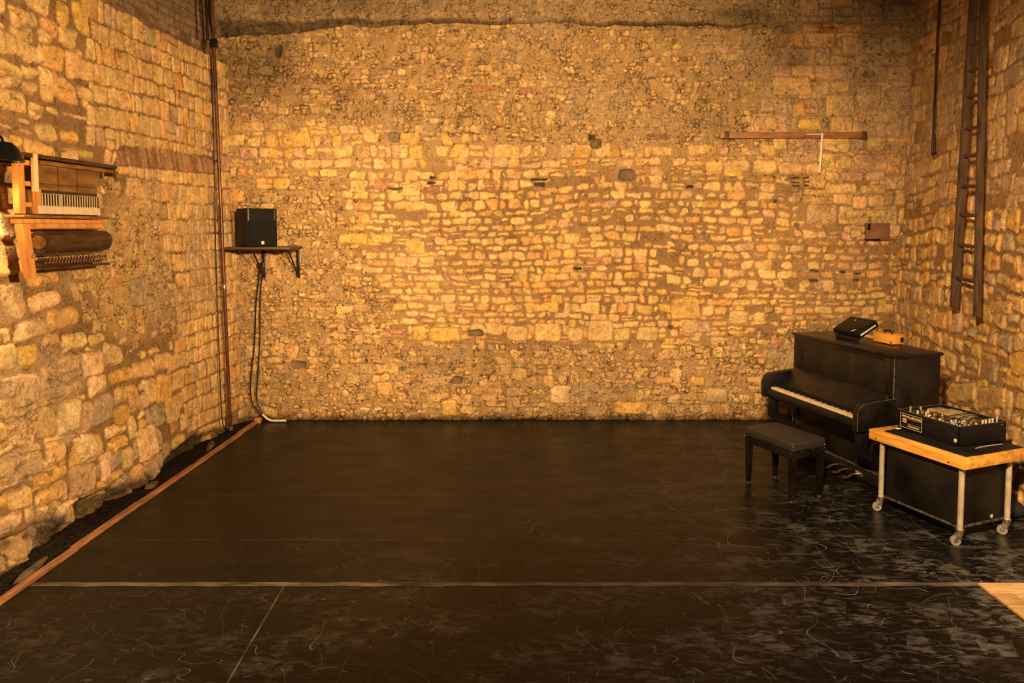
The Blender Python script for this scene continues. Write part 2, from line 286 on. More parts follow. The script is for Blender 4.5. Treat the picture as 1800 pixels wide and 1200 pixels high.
HOLES_BACK = [([(-1.71, 2.97), (-1.51, 2.97), (-1.51, 3.04), (-1.71, 3.04)], 'b'), ([(-1.75, 2.9), (-1.47, 2.9), (-1.47, 2.96), (-1.75, 2.96)], 'b'), ([(-1.83, 2.9), (-1.7, 2.9), (-1.7, 2.94), (-1.83, 2.94)], 'b'), ([(-1.55, 2.89), (-1.36, 2.89), (-1.36, 2.93), (-1.55, 2.93)], 'd'), ([(-1.04, 3.02), (-0.94, 3.02), (-0.94, 3.06), (-1.04, 3.06)], 'd'), ([(-1.06, 2.96), (-0.95, 2.96), (-0.95, 3.0), (-1.06, 3.0)], 'd'), ([(-1.09, 2.88), (-0.89, 2.88), (-0.89, 2.93), (-1.09, 2.93)], 'b'), ([(0.23, 3.0), (0.45, 3.0), (0.45, 3.04), (0.23, 3.04)], 'd'), ([(0.26, 2.93), (0.42, 2.93), (0.42, 2.99), (0.26, 2.99)], 'd'), ([(0.35, 2.88), (0.43, 2.88), (0.43, 2.92), (0.35, 2.92)], 'b'), ([(0.26, 2.88), (0.34, 2.88), (0.34, 2.92), (0.25, 2.92)], 'b'), ([(0.9, 3.06), (1.0, 3.06), (0.99, 3.11), (0.9, 3.11)], 'b'), ([(1.01, 3.06), (1.11, 3.06), (1.11, 3.11), (1.01, 3.11)], 'b'), ([(1.32, 3.0), (1.55, 3.0), (1.55, 3.15), (1.32, 3.15)], 'h'), ([(1.47, 2.86), (1.57, 2.86), (1.57, 2.91), (1.47, 2.91)], 'b'), ([(1.59, 2.86), (1.69, 2.86), (1.69, 2.91), (1.59, 2.91)], 'b'), ([(1.51, 2.92), (1.72, 2.92), (1.72, 2.97), (1.5, 2.97)], 'b'), ([(1.52, 3.09), (1.73, 3.09), (1.73, 3.16), (1.52, 3.16)], 'b'), ([(-0.35, 2.95), (-0.18, 2.95), (-0.18, 3.0), (-0.35, 3.0)], 'b'), ([(-0.34, 2.86), (-0.2, 2.86), (-0.2, 2.92), (-0.34, 2.92)], 'b'), ([(2.15, 2.9), (2.26, 2.9), (2.26, 2.95), (2.15, 2.95)], 'd'), ([(0.77, 1.88), (0.88, 1.88), (0.88, 1.93), (0.77, 1.93)], 'd'), ([(0.9, 1.87), (1.04, 1.87), (1.04, 1.93), (0.9, 1.93)], 'b'), ([(0.97, 2.0), (1.13, 2.0), (1.13, 2.06), (0.97, 2.06)], 'b'), ([(3.46, 3.03), (3.57, 3.03), (3.57, 3.06), (3.46, 3.06)], 'd'), ([(3.61, 3.03), (3.68, 3.03), (3.68, 3.06), (3.6, 3.06)], 'd'), ([(3.47, 2.98), (3.57, 2.98), (3.57, 3.01), (3.46, 3.01)], 'd'), ([(3.61, 2.98), (3.69, 2.98), (3.68, 3.01), (3.61, 3.01)], 'd'), ([(3.47, 2.93), (3.57, 2.93), (3.57, 2.96), (3.47, 2.96)], 'd'), ([(3.61, 2.93), (3.69, 2.93), (3.69, 2.96), (3.61, 2.96)], 'd'), ([(3.46, 2.86), (3.57, 2.86), (3.57, 2.89), (3.46, 2.89)], 'b'), ([(2.88, 2.89), (3.06, 2.89), (3.06, 2.93), (2.88, 2.93)], 'b'), ([(-1.54, 3.48), (-1.37, 3.48), (-1.37, 3.62), (-1.54, 3.62)], 'h'), ([(0.94, 3.49), (1.04, 3.49), (1.04, 3.58), (0.94, 3.58)], 'd'), ([(0.97, 3.39), (1.11, 3.39), (1.11, 3.53), (0.97, 3.53)], 'h'), ([(-0.1, 3.8), (0.0, 3.8), (0.0, 3.85), (-0.1, 3.85)], 'h'), ([(-0.04, 3.77), (0.11, 3.77), (0.11, 3.81), (-0.04, 3.81)], 'h'), ([(-1.54, 1.15), (-1.37, 1.15), (-1.36, 1.2), (-1.54, 1.2)], 'b'), ([(-1.53, 1.09), (-1.37, 1.09), (-1.37, 1.14), (-1.53, 1.14)], 'b'), ([(-1.53, 1.04), (-1.34, 1.04), (-1.34, 1.08), (-1.53, 1.08)], 'b'), ([(-1.62, 1.04), (-1.52, 1.04), (-1.52, 1.09), (-1.62, 1.09)], 'b'), ([(3.76, 4.79), (4.01, 4.79), (4.0, 4.88), (3.75, 4.88)], 'r'), ([(4.3, 4.26), (4.48, 4.26), (4.48, 4.35), (4.3, 4.35)], 'h'), ([(3.72, 1.87), (3.84, 1.87), (3.83, 1.91), (3.72, 1.91)], 'd'), ([(3.72, 1.75), (3.83, 1.75), (3.83, 1.8), (3.72, 1.8)], 'd'), ([(3.56, 1.8), (3.85, 1.8), (3.84, 1.87), (3.56, 1.87)], 'b'), ([(4.52, 2.0), (4.66, 2.0), (4.66, 2.06), (4.51, 2.06)], 'b'), ([(4.09, 1.85), (4.17, 1.85), (4.17, 1.89), (4.08, 1.89)], 'd'), ([(4.26, 1.83), (4.36, 1.83), (4.36, 1.87), (4.26, 1.87)], 'd'), ([(4.25, 1.75), (4.34, 1.75), (4.34, 1.79), (4.24, 1.79)], 'd'), ([(-2.74, 3.62), (-2.65, 3.62), (-2.65, 3.68), (-2.74, 3.68)], 'b'), ([(-2.66, 3.74), (-2.59, 3.74), (-2.59, 3.83), (-2.66, 3.83)], 'b'), ([(-3.35, 3.83), (-3.26, 3.83), (-3.26, 3.9), (-3.34, 3.9)], 'b'), ([(-2.92, 4.5), (-2.82, 4.5), (-2.82, 4.67), (-2.91, 4.67)], 'h'), ([(-0.49, 4.1), (-0.21, 4.1), (-0.21, 4.17), (-0.49, 4.17)], 'b'), ([(0.1, 4.08), (0.25, 4.08), (0.25, 4.15), (0.1, 4.15)], 'b'), ([(3.3, 0.8), (3.4, 0.8), (3.4, 1.02), (3.3, 1.02)], 'r'), ([(-0.31, 2.84), (-0.17, 2.84), (-0.17, 2.88), (-0.31, 2.88)], 'b'), ([(-2.8, 0.65), (-2.58, 0.65), (-2.58, 0.76), (-2.8, 0.76)], 'h'), ([(-1.44, 0.61), (-1.33, 0.61), (-1.33, 0.68), (-1.43, 0.68)], 'h'), ([(-0.76, 0.44), (-0.6, 0.44), (-0.6, 0.56), (-0.76, 0.56)], 'h'), ([(1.86, 0.89), (2.08, 0.89), (2.08, 0.96), (1.86, 0.96)], 'y'), ([(1.95, 1.14), (2.05, 1.14), (2.05, 1.21), (1.95, 1.21)], 'h'), ([(1.69, 0.89), (1.75, 0.89), (1.75, 0.95), (1.69, 0.95)], 'h'), ([(-0.57, 1.05), (-0.36, 1.05), (-0.36, 1.15), (-0.57, 1.15)], 'h'), ([(3.5, 2.42), (3.6, 2.42), (3.59, 2.5), (3.49, 2.5)], 'h'), ([(3.24, 2.73), (3.3, 2.73), (3.3, 2.78), (3.24, 2.78)], 'd')]
HAND_LEFT = [([(-3.58, 0.79), (-3.32, 0.77), (-3.33, 1.04), (-3.59, 1.05)], 'y'), ([(-3.3, 0.76), (-3.04, 0.72), (-3.0, 1.02), (-3.3, 1.0)], 'w'), ([(-3.03, 0.45), (-2.83, 0.48), (-2.85, 0.69), (-3.15, 0.7)], 'w'), ([(-3.43, 1.07), (-3.2, 1.05), (-3.19, 1.22), (-3.43, 1.25)], 'g'), ([(-3.88, 1.38), (-3.67, 1.38), (-3.68, 1.59), (-3.87, 1.6)], 'n'), ([(-2.96, 1.14), (-2.69, 1.13), (-2.67, 1.35), (-2.98, 1.37)], 'w'), ([(-3.26, 1.24), (-3.01, 1.22), (-3.01, 1.38), (-3.27, 1.39)], 'n'), ([(-3.37, 0.06), (-3.06, -0.04), (-3.08, 0.21), (-3.37, 0.23)], 'w'), ([(-3.87, 0.01), (-3.71, 0.01), (-3.68, 0.2), (-3.92, 0.09)], 'n'), ([(-3.19, 0.22), (-2.9, 0.17), (-2.86, 0.43), (-3.2, 0.47)], 'p'), ([(-2.2, 0.15), (-1.86, 0.17), (-1.94, 0.49), (-2.29, 0.51)], 'w'), ([(-2.78, 0.18), (-2.67, 0.2), (-2.63, 0.46), (-2.82, 0.46)], 'w'), ([(-3.45, 0.56), (-3.22, 0.56), (-3.22, 0.73), (-3.46, 0.75)], 'n'), ([(-3.7, 0.55), (-3.49, 0.53), (-3.49, 0.73), (-3.72, 0.74)], 'p'), ([(-3.8, 0.8), (-3.63, 0.81), (-3.62, 1.01), (-3.82, 1.01)], 'n'), ([(-3.92, 0.58), (-3.77, 0.58), (-3.76, 0.76), (-3.91, 0.77)], 'n'), ([(-3.57, 0.43), (-3.41, 0.42), (-3.42, 0.53), (-3.58, 0.55)], 'y'), ([(-3.37, 0.42), (-3.21, 0.41), (-3.21, 0.53), (-3.37, 0.54)], 'y'), ([(-3.83, 0.36), (-3.61, 0.33), (-3.62, 0.5), (-3.85, 0.51)], 'n'), ([(-3.54, 0.28), (-3.28, 0.25), (-3.27, 0.37), (-3.56, 0.4)], 'y'), ([(-1.86, 0.65), (-1.6, 0.63), (-1.59, 0.92), (-1.86, 0.95)], 'y'), ([(-2.03, 0.71), (-1.88, 0.68), (-1.88, 0.94), (-2.13, 0.96)], 'w'), ([(-1.69, 0.4), (-1.45, 0.39), (-1.45, 0.67), (-1.71, 0.69)], 'n'), ([(-2.22, 1.68), (-1.98, 1.66), (-1.97, 1.95), (-2.22, 1.94)], 'g'), ([(-1.93, 1.59), (-1.79, 1.58), (-1.79, 1.75), (-1.95, 1.76)], 'g'), ([(-3.9, 1.04), (-3.74, 1.03), (-3.74, 1.2), (-3.89, 1.21)], 'n'), ([(-2.56, 0.62), (-2.37, 0.61), (-2.33, 0.79), (-2.59, 0.81)], 'y'), ([(-3.68, 3.67), (-3.48, 3.69), (-3.5, 3.85), (-3.68, 3.85)], 'n'), ([(-3.42, 3.67), (-3.19, 3.71), (-3.24, 3.82), (-3.44, 3.83)], 'n'), ([(-3.54, 3.91), (-3.43, 3.9), (-3.43, 4.01), (-3.55, 4.03)], 'n'), ([(-3.26, 3.87), (-3.11, 3.88), (-3.1, 3.97), (-3.26, 3.98)], 'n'), ([(-3.1, 3.56), (-2.89, 3.55), (-2.94, 3.64), (-3.07, 3.66)], 'n'), ([(-2.82, 3.51), (-2.61, 3.51), (-2.62, 3.61), (-2.83, 3.64)], 'n'), ([(-3.74, 3.5), (-3.57, 3.53), (-3.57, 3.57), (-3.74, 3.57)], 'y'), ([(-3.38, 3.31), (-3.22, 3.31), (-3.23, 3.39), (-3.41, 3.39)], 'n'), ([(-3.63, 3.0), (-3.49, 3.01), (-3.5, 3.11), (-3.63, 3.12)], 'y')]
HAND_RIGHT = [([(2.14, 0.67), (2.63, 0.8), (2.61, 1.0), (2.13, 0.89)], 'y'), ([(1.58, 0.6), (2.1, 0.73), (2.08, 0.93), (1.56, 0.81)], 'n'), ([(2.66, 1.1), (2.93, 1.15), (2.91, 1.38), (2.64, 1.33)], 'y'), ([(2.22, 1.6), (2.62, 1.65), (2.61, 1.78), (2.21, 1.74)], 'n'), ([(-0.08, 4.45), (0.28, 4.37), (0.26, 4.54), (-0.1, 4.63)], 'p')]
ARCH = [(-2.36, 2.99), (-2.35, 3.13), (-2.01, 3.24), (-1.61, 3.29), (-0.42, 3.26), (-0.39, 3.06), (-1.51, 3.02)]
# ================================================================= WALLS
def inpoly(u, z, poly):
    r = False; n = len(poly)
    for i in range(n):
        a = poly[i]; b = poly[(i + 1) % n]
        if (a[1] > z) != (b[1] > z) and u < (b[0] - a[0]) * (z - a[1]) / (b[1] - a[1]) + a[0]: r = not r
    return r

def lay(W, cells, pred, style):
    for q in cells:
        c = q.mean(0)
        if not pred(c[0] + (W.rs.rand() - .5) * .12, c[1] + (W.rs.rand() - .5) * .08): continue
        if W.rs.rand() < style.get('skip', 0): continue
        W.stone(q, W.tone(style['t'], style.get('spread', .14)), style['inset'] * (.6 + .8 * W.rs.rand()), style['k'], style['h'] * (.6 + .8 * W.rs.rand()),
                style.get('edge', .012), style.get('crack', 0) * W.rs.rand(), relief=style.get('relief', .3), cr=style.get('cr', .3))

CLEAN = dict(t='nnnnnoyo', inset=.0085, k=.0125, h=.020, skip=.01, edge=.010, spread=.10)
CLEANW = dict(t='nnnnopn', inset=.012, k=.014, h=.018, skip=.03, edge=.010, spread=.10)
RUB = dict(t='SsSsSsnS', inset=.0, k=.011, h=.016, skip=.30, crack=.7, spread=.10, relief=.7, cr=1.)
ROUGHB = dict(t='SSsnSs', inset=.003, k=.012, h=.020, skip=.25, crack=.6, spread=.10, relief=.5, cr=.8)
QUOIN = dict(t='ppnnpo', inset=.007, k=.012, h=.020, skip=.04, crack=.25, edge=.014, cr=.6)

# ---- back wall
us = np.arange(-3.75, 5.16, .008); zs = np.concatenate([np.arange(-.06, 5.5, .008), np.arange(5.5, 6.25, .05)])
Wb = Wall(us, zs, 11); rs = np.random.RandomState(4)
Wb.col *= 1.0
TONE['S'] = (.54, .345, .145); TONE['s'] = (.47, .305, .14)
mid = [(-2.35, 3.15), (-1.9, 2.3), (-1.75, 1.9), (-1.35, 1.2), (-1.2, .98), (2.2, .98), (3.6, 1.2), (4.75, 1.15), (4.75, 2.35), (3.55, 2.5), (3.55, 3.05), (.2, 3.12)]
top_blocks = [(-3.5, 3.72), (-2.1, 3.75), (-1, 3.5), (3.5, 3.35), (3.6, 3.1), (-2.4, 3.1), (-3.5, 2.75)]
quoins = [(3.0, 3.85), (3.35, 4.6), (3.8, 5.6), (5.2, 5.6), (5.2, 2.3), (3.55, 2.45), (3.4, 3.1)]
rubp = lambda u, z: not (inpoly(u, z, mid) or inpoly(u, z, top_blocks) or inpoly(u, z, quoins))
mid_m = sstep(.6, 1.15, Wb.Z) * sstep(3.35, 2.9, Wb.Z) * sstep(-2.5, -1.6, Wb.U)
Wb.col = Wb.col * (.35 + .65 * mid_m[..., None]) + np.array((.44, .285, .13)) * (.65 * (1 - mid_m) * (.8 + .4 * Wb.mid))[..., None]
lay(Wb, layout(-3.8, 5.2, -.06, 5.5, (.072, .35), (.085, .45), rs, .32, .25, .05), rubp, RUB)
lay(Wb, layout(-3.8, 5.2, -.06, 5.5, (.125, .35), (.16, .4), rs, .25, .2, .05), lambda u, z: rubp(u, z) and vnoise(np.array(u * 1.6 + 30), np.array(z * 2.2 + 30), 77) > (.76 if z > .9 else .62), ROUGHB)
lay(Wb, layout(-3.6, 3.8, 2.6, 3.9, (.125, .3), (.17, .5), rs, .2, .3, .05), lambda u, z: inpoly(u, z, top_blocks), dict(CLEAN, inset=.006, skip=.08, crack=.4, t='nnynop'))
lay(Wb, layout(-2.6, 4.9, .9, 3.2, (.105, .28), (.165, .5), rs, .24, .13, .07),
    lambda u, z: inpoly(u, z, mid) and not (u > 1.9 and z > 1.7) and not (u > .4 and 2.45 < z < 3.0), CLEAN)
lay(Wb, layout(-2.6, 4.9, .9, 3.2, (.095, .28), (.15, .5), rs, .26, .12, .07),
    lambda u, z: inpoly(u, z, mid) and ((u > 1.9 and z > 1.7) or (u > .4 and 2.45 < z < 3.0)), CLEANW)
lay(Wb, layout(2.8, 5.2, 2.2, 5.5, (.23, .25), (.36, .4), rs, .08, .25, .03), lambda u, z: inpoly(u, z, quoins), QUOIN)
Wb.hand(HAND_BACK); Wb.hand(HOLES_BACK)
U, Z = Wb.U, Wb.Z
# upper set-back: the wall steps back above a rough ledge, its grey plaster tone darkened to stand for shade
zl = np.interp(U, [-3.6, -2.9, -2.3, -1.6, 0, 2, 4.9], [4.77, 4.80, 4.87, 4.90, 4.93, 4.90, 4.88]) + (fbm(U, Z * 0, 3, 5, 4) - .5) * .10
dep = np.interp(U, [-3.6, -2.3, -1.2, 2.5, 3.4], [.26, .18, .07, .05, .0])
Wb.H -= dep * sstep(-.015, .02, Z - zl)
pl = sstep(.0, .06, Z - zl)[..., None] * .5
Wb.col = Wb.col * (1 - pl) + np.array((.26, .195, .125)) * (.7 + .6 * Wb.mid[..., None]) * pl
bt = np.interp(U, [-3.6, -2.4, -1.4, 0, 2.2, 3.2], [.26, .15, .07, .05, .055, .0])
band_shade = (sstep(-.02, .02, Z - zl) * sstep(bt + .03, bt - .02, Z - zl) * (bt > .01))[..., None]
Wb.col *= 1 - .62 * band_shade                                       # shadow band above the ledge, painted into the colour
# plaster smears: patches where render hides the joints
ps = sstep(.56, .70, fbm(U, Z, 1.1, 91, 4)) * np.where(Z < .95, .75, np.where(Z > 3.6, .55, .12))
Wb.col = Wb.col * (1 - ps[..., None]) + np.array((.36, .26, .155)) * (.65 + .7 * Wb.fine[..., None]) * ps[..., None]; Wb.H = Wb.H * (1 - .6 * ps) + .008 * ps; Wb.A = np.maximum(Wb.A, ps)
# dark pits and soot freckles
pit = sstep(.72, .80, fbm(U, Z, 26, 61, 3)) * (.35 + .65 * ((Z > 3.2) | (Z < .95) | (U < -1.9)))
Wb.col *= (1 - .6 * pit)[..., None]; Wb.H -= .01 * pit
for (x_, z_, a_, b_, k_) in [(3.0, 4.98, .22, .13, .5), (3.3, 4.75, .15, .22, .55), (3.5, 4.45, .16, .12, .6), (2.75, 5.05, .35, .08, .45), (3.75, 4.9, .3, .06, .35), (-3.1, 4.4, .5, .25, .25), (2.1, 4.9, .7, .05, .4), (-1.0, .75, .5, .12, .2), (.0, .62, .3, .1, .2), (4.45, 3.3, .15, .12, .3)]:
    g_ = np.exp(-((U - x_) / a_) ** 2 - ((Z - z_) / b_) ** 2) * k_ * (.4 + 1.2 * Wb.mid); Wb.col *= (1 - np.clip(g_, 0, .8))[..., None]
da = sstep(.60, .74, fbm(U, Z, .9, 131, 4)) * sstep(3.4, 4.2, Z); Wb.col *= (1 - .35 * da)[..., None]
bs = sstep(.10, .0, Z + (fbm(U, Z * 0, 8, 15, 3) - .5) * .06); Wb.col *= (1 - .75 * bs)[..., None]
Wb.H += (fbm(U, Z, .8, 201, 3) - .5) * .05 - .0
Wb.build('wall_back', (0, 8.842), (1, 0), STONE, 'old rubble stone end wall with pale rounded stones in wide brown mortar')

# ---- left wall
us = np.concatenate([np.arange(-12, -4.7, .06), np.arange(-4.7, .35, .009)]); zs = np.concatenate([np.arange(-.06, 5.2, .009), np.arange(5.2, 6.25, .05)])
Wl = Wall(us, zs, 23); rs = np.random.RandomState(8); Wl.col = Wl.col * .98
regular = [(-2.75, 3.1), (-2.72, 4.5), (.1, 4.5), (.1, .0), (-1.2, .1), (-1.6, .9), (-1.5, 1.25), (-1.3, 1.9), (-1.7, 2.2), (-2.3, 2.9)]
plasterz = [(-2.75, 2.9), (-2.3, 2.9), (-1.7, 2.2), (-1.35, 1.9), (-1.4, 1.2), (-2.3, 1.2), (-2.9, 1.6), (-3.2, 2.05), (-2.8, 2.1)]
up_left = lambda u, z: u <= -2.72 and z > 2.6
lay(Wl, layout(-3.2, .2, -.05, 4.55, (.185, .18), (.15, .5), rs, .10, .03, .04), lambda u, z: inpoly(u, z, regular), dict(t='nnnnnop', inset=.0045, k=.009, h=.016, crack=.3, edge=.010, spread=.10))
lay(Wl, layout(-12, -2.4, 2.5, 5.6, (.21, .3), (.26, .45), rs, .24, .35, .06), lambda u, z: up_left(u, z), dict(t='nnnoyn', inset=.016, k=.014, h=.024, skip=.08, spread=.12, edge=.016))
g_ = sstep(.9, .35, ((Wl.U + 2.15) / .75) ** 2 + ((Wl.Z - 2.05) / .85) ** 2)[..., None]; Wl.col = Wl.col * (1 - g_) + np.array((.50, .325, .145)) * (.75 + .5 * Wl.mid[..., None]) * g_; Wl.A = np.maximum(Wl.A, g_[..., 0])
lay(Wl, layout(-3.4, -1.0, 1.0, 3.0, (.10, .35), (.12, .45), rs, .32, .25, .05), lambda u, z: inpoly(u, z, plasterz), dict(RUB, skip=.5, crack=.4, h=.010))
lay(Wl, layout(-12, -1.2, -.05, 2.65, (.25, .28), (.29, .4), rs, .18, .32, .08),
    lambda u, z: not inpoly(u, z, plasterz) and not inpoly(u, z, regular) and not up_left(u, z), dict(t='nnnwyopg', inset=.012, k=.016, h=.034, skip=.04, spread=.12, edge=.02, crack=.3, relief=.5))
lay(Wl, layout(-12, .3, 4.55, 5.6, (.09, .2), (.2, .3), rs, .1, .0, .02), lambda u, z: z > 4.6, dict(t='pgp', inset=.006, k=.006, h=.008, crack=.4))
Wl.hand(HAND_LEFT, height=.032, k=.014)
# relieving arch of thin slanting bricks
at_, ab = [(-2.36, 3.10), (-2.1, 3.18), (-1.62, 3.24), (-1.0, 3.24), (-.42, 3.22)], [(-2.36, 3.0), (-1.5, 3.02), (-1.0, 3.03), (-.4, 3.07)]
u = -2.34
Wl.stone([(-2.40, 2.99), (-.39, 3.05), (-.39, 3.26), (-2.3, 3.18)], (.20, .13, .08), 0, .01, .004, clear=.01)
while u < -.42:
    wd = .042 + .014 * rs.rand(); lean = -.055
    zt = np.interp(u, *zip(*at_)); zb = np.interp(u, *zip(*ab))
    Wl.stone([(u, zb), (u + wd, zb), (u + wd + lean, zt), (u + lean, zt)], np.array((.36, .20, .10)) * (.65 + .7 * rs.rand()), .003, .003, .012, .005)
    u += wd
U, Z = Wl.U, Wl.Z
zl = 4.45 + .03 * (fbm(U, Z * 0, 3, 5, 4) - .5) + np.interp(U, [-12, -2.3, 0], [.3, .03, -.02]); Wl.H -= .16 * sstep(-.012, .018, Z - zl)
pl = sstep(.0, .05, Z - zl)[..., None] * .6; Wl.col = Wl.col * (1 - pl) + np.array((.17, .125, .08)) * (.7 + .6 * Wl.mid[..., None]) * pl  # colour darkened above the ledge, standing in for the dimmer light there
ps = sstep(.58, .70, fbm(U, Z, 1.2, 95, 4)) * np.where((Z < 3.0) & (U < -.6), .6, .15)
Wl.col = Wl.col * (1 - ps[..., None]) + np.array((.40, .29, .17)) * (.65 + .7 * Wl.fine[..., None]) * ps[..., None]; Wl.A = np.maximum(Wl.A, ps)
pit = sstep(.73, .80, fbm(U, Z, 22, 63, 3)); Wl.col *= (1 - .5 * pit)[..., None]; Wl.H -= .01 * pit
# broken, undercut foot of the wall; dirt and shade painted dark into the colour
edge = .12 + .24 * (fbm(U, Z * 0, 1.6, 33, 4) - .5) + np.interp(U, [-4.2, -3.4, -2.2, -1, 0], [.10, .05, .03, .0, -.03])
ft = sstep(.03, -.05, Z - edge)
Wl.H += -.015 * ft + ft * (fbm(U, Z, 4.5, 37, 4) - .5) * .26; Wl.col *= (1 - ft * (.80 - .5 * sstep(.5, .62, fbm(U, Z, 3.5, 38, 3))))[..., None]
Wl.H += (fbm(U, Z, .9, 211, 3) - .5) * .06 - .022 * Z
LO = np.array((-3.436, 8.842)); LX = np.array((.05, 1.)) / math.hypot(.05, 1)
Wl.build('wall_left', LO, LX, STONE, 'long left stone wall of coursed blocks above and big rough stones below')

# ---- right wall
us = np.concatenate([np.arange(-.4, 3.4, .010), np.arange(3.4, 12, .06)]); zs = np.concatenate([np.arange(-.06, 5.4, .010), np.arange(5.4, 6.25, .05)])
Wr = Wall(us, zs, 37); rs = np.random.RandomState(15)
Wr.col = Wr.col * 1.15
lay(Wr, layout(-.4, 12, -.05, 2.7, (.17, .3), (.19, .45), rs, .2, .25, .08), lambda u, z: z < 2.6, dict(t='nnnopyg', inset=.009, k=.014, h=.024, skip=.05, spread=.10, edge=.016, crack=.35, relief=.5))
lay(Wr, layout(-.4, 12, 2.5, 5.5, (.20, .25), (.21, .4), rs, .18, .25, .08), lambda u, z: z >= 2.6, dict(t='ppnpng', inset=.006, k=.012, h=.014, skip=.15, spread=.08, crack=.3, relief=.5))
Wr.hand(HAND_RIGHT, height=.03)
U, Z = Wr.U, Wr.Z
ps = sstep(.50, .66, fbm(U, Z, 1.3, 97, 4)) * np.where((Z > 2.4) | (U < .6), .7, .3)
Wr.col = Wr.col * (1 - ps[..., None]) + np.array((.42, .29, .16)) * (.7 + .6 * Wr.fine[..., None]) * ps[..., None]; Wr.H = Wr.H * (1 - .5 * ps) + .006 * ps; Wr.A = np.maximum(Wr.A, .8 * ps)
pit = sstep(.74, .80, fbm(U, Z, 20, 65, 3)); Wr.col *= (1 - .5 * pit)[..., None]
Wr.H += (fbm(U, Z, .9, 217, 3) - .5) * .06 - .028 * Z
RO = np.array((4.79, 8.842)); RX = np.array((-.153, -1.)) / math.hypot(.153, 1)
Wr.build('wall_right', RO, RX, STONE, 'right stone wall of medium brown blocks where the ladder hangs')
def onL(u, z, off=0.):   # point on the left wall, off metres into the room
    inn = np.array((-LX[1], LX[0])); p = LO + u * LX - inn * off; return Vector((p[0], p[1], z))
def onR(u, z, off=0.):
    inn = np.array((-RX[1], RX[0])); p = RO + u * RX - inn * off; return Vector((p[0], p[1], z))

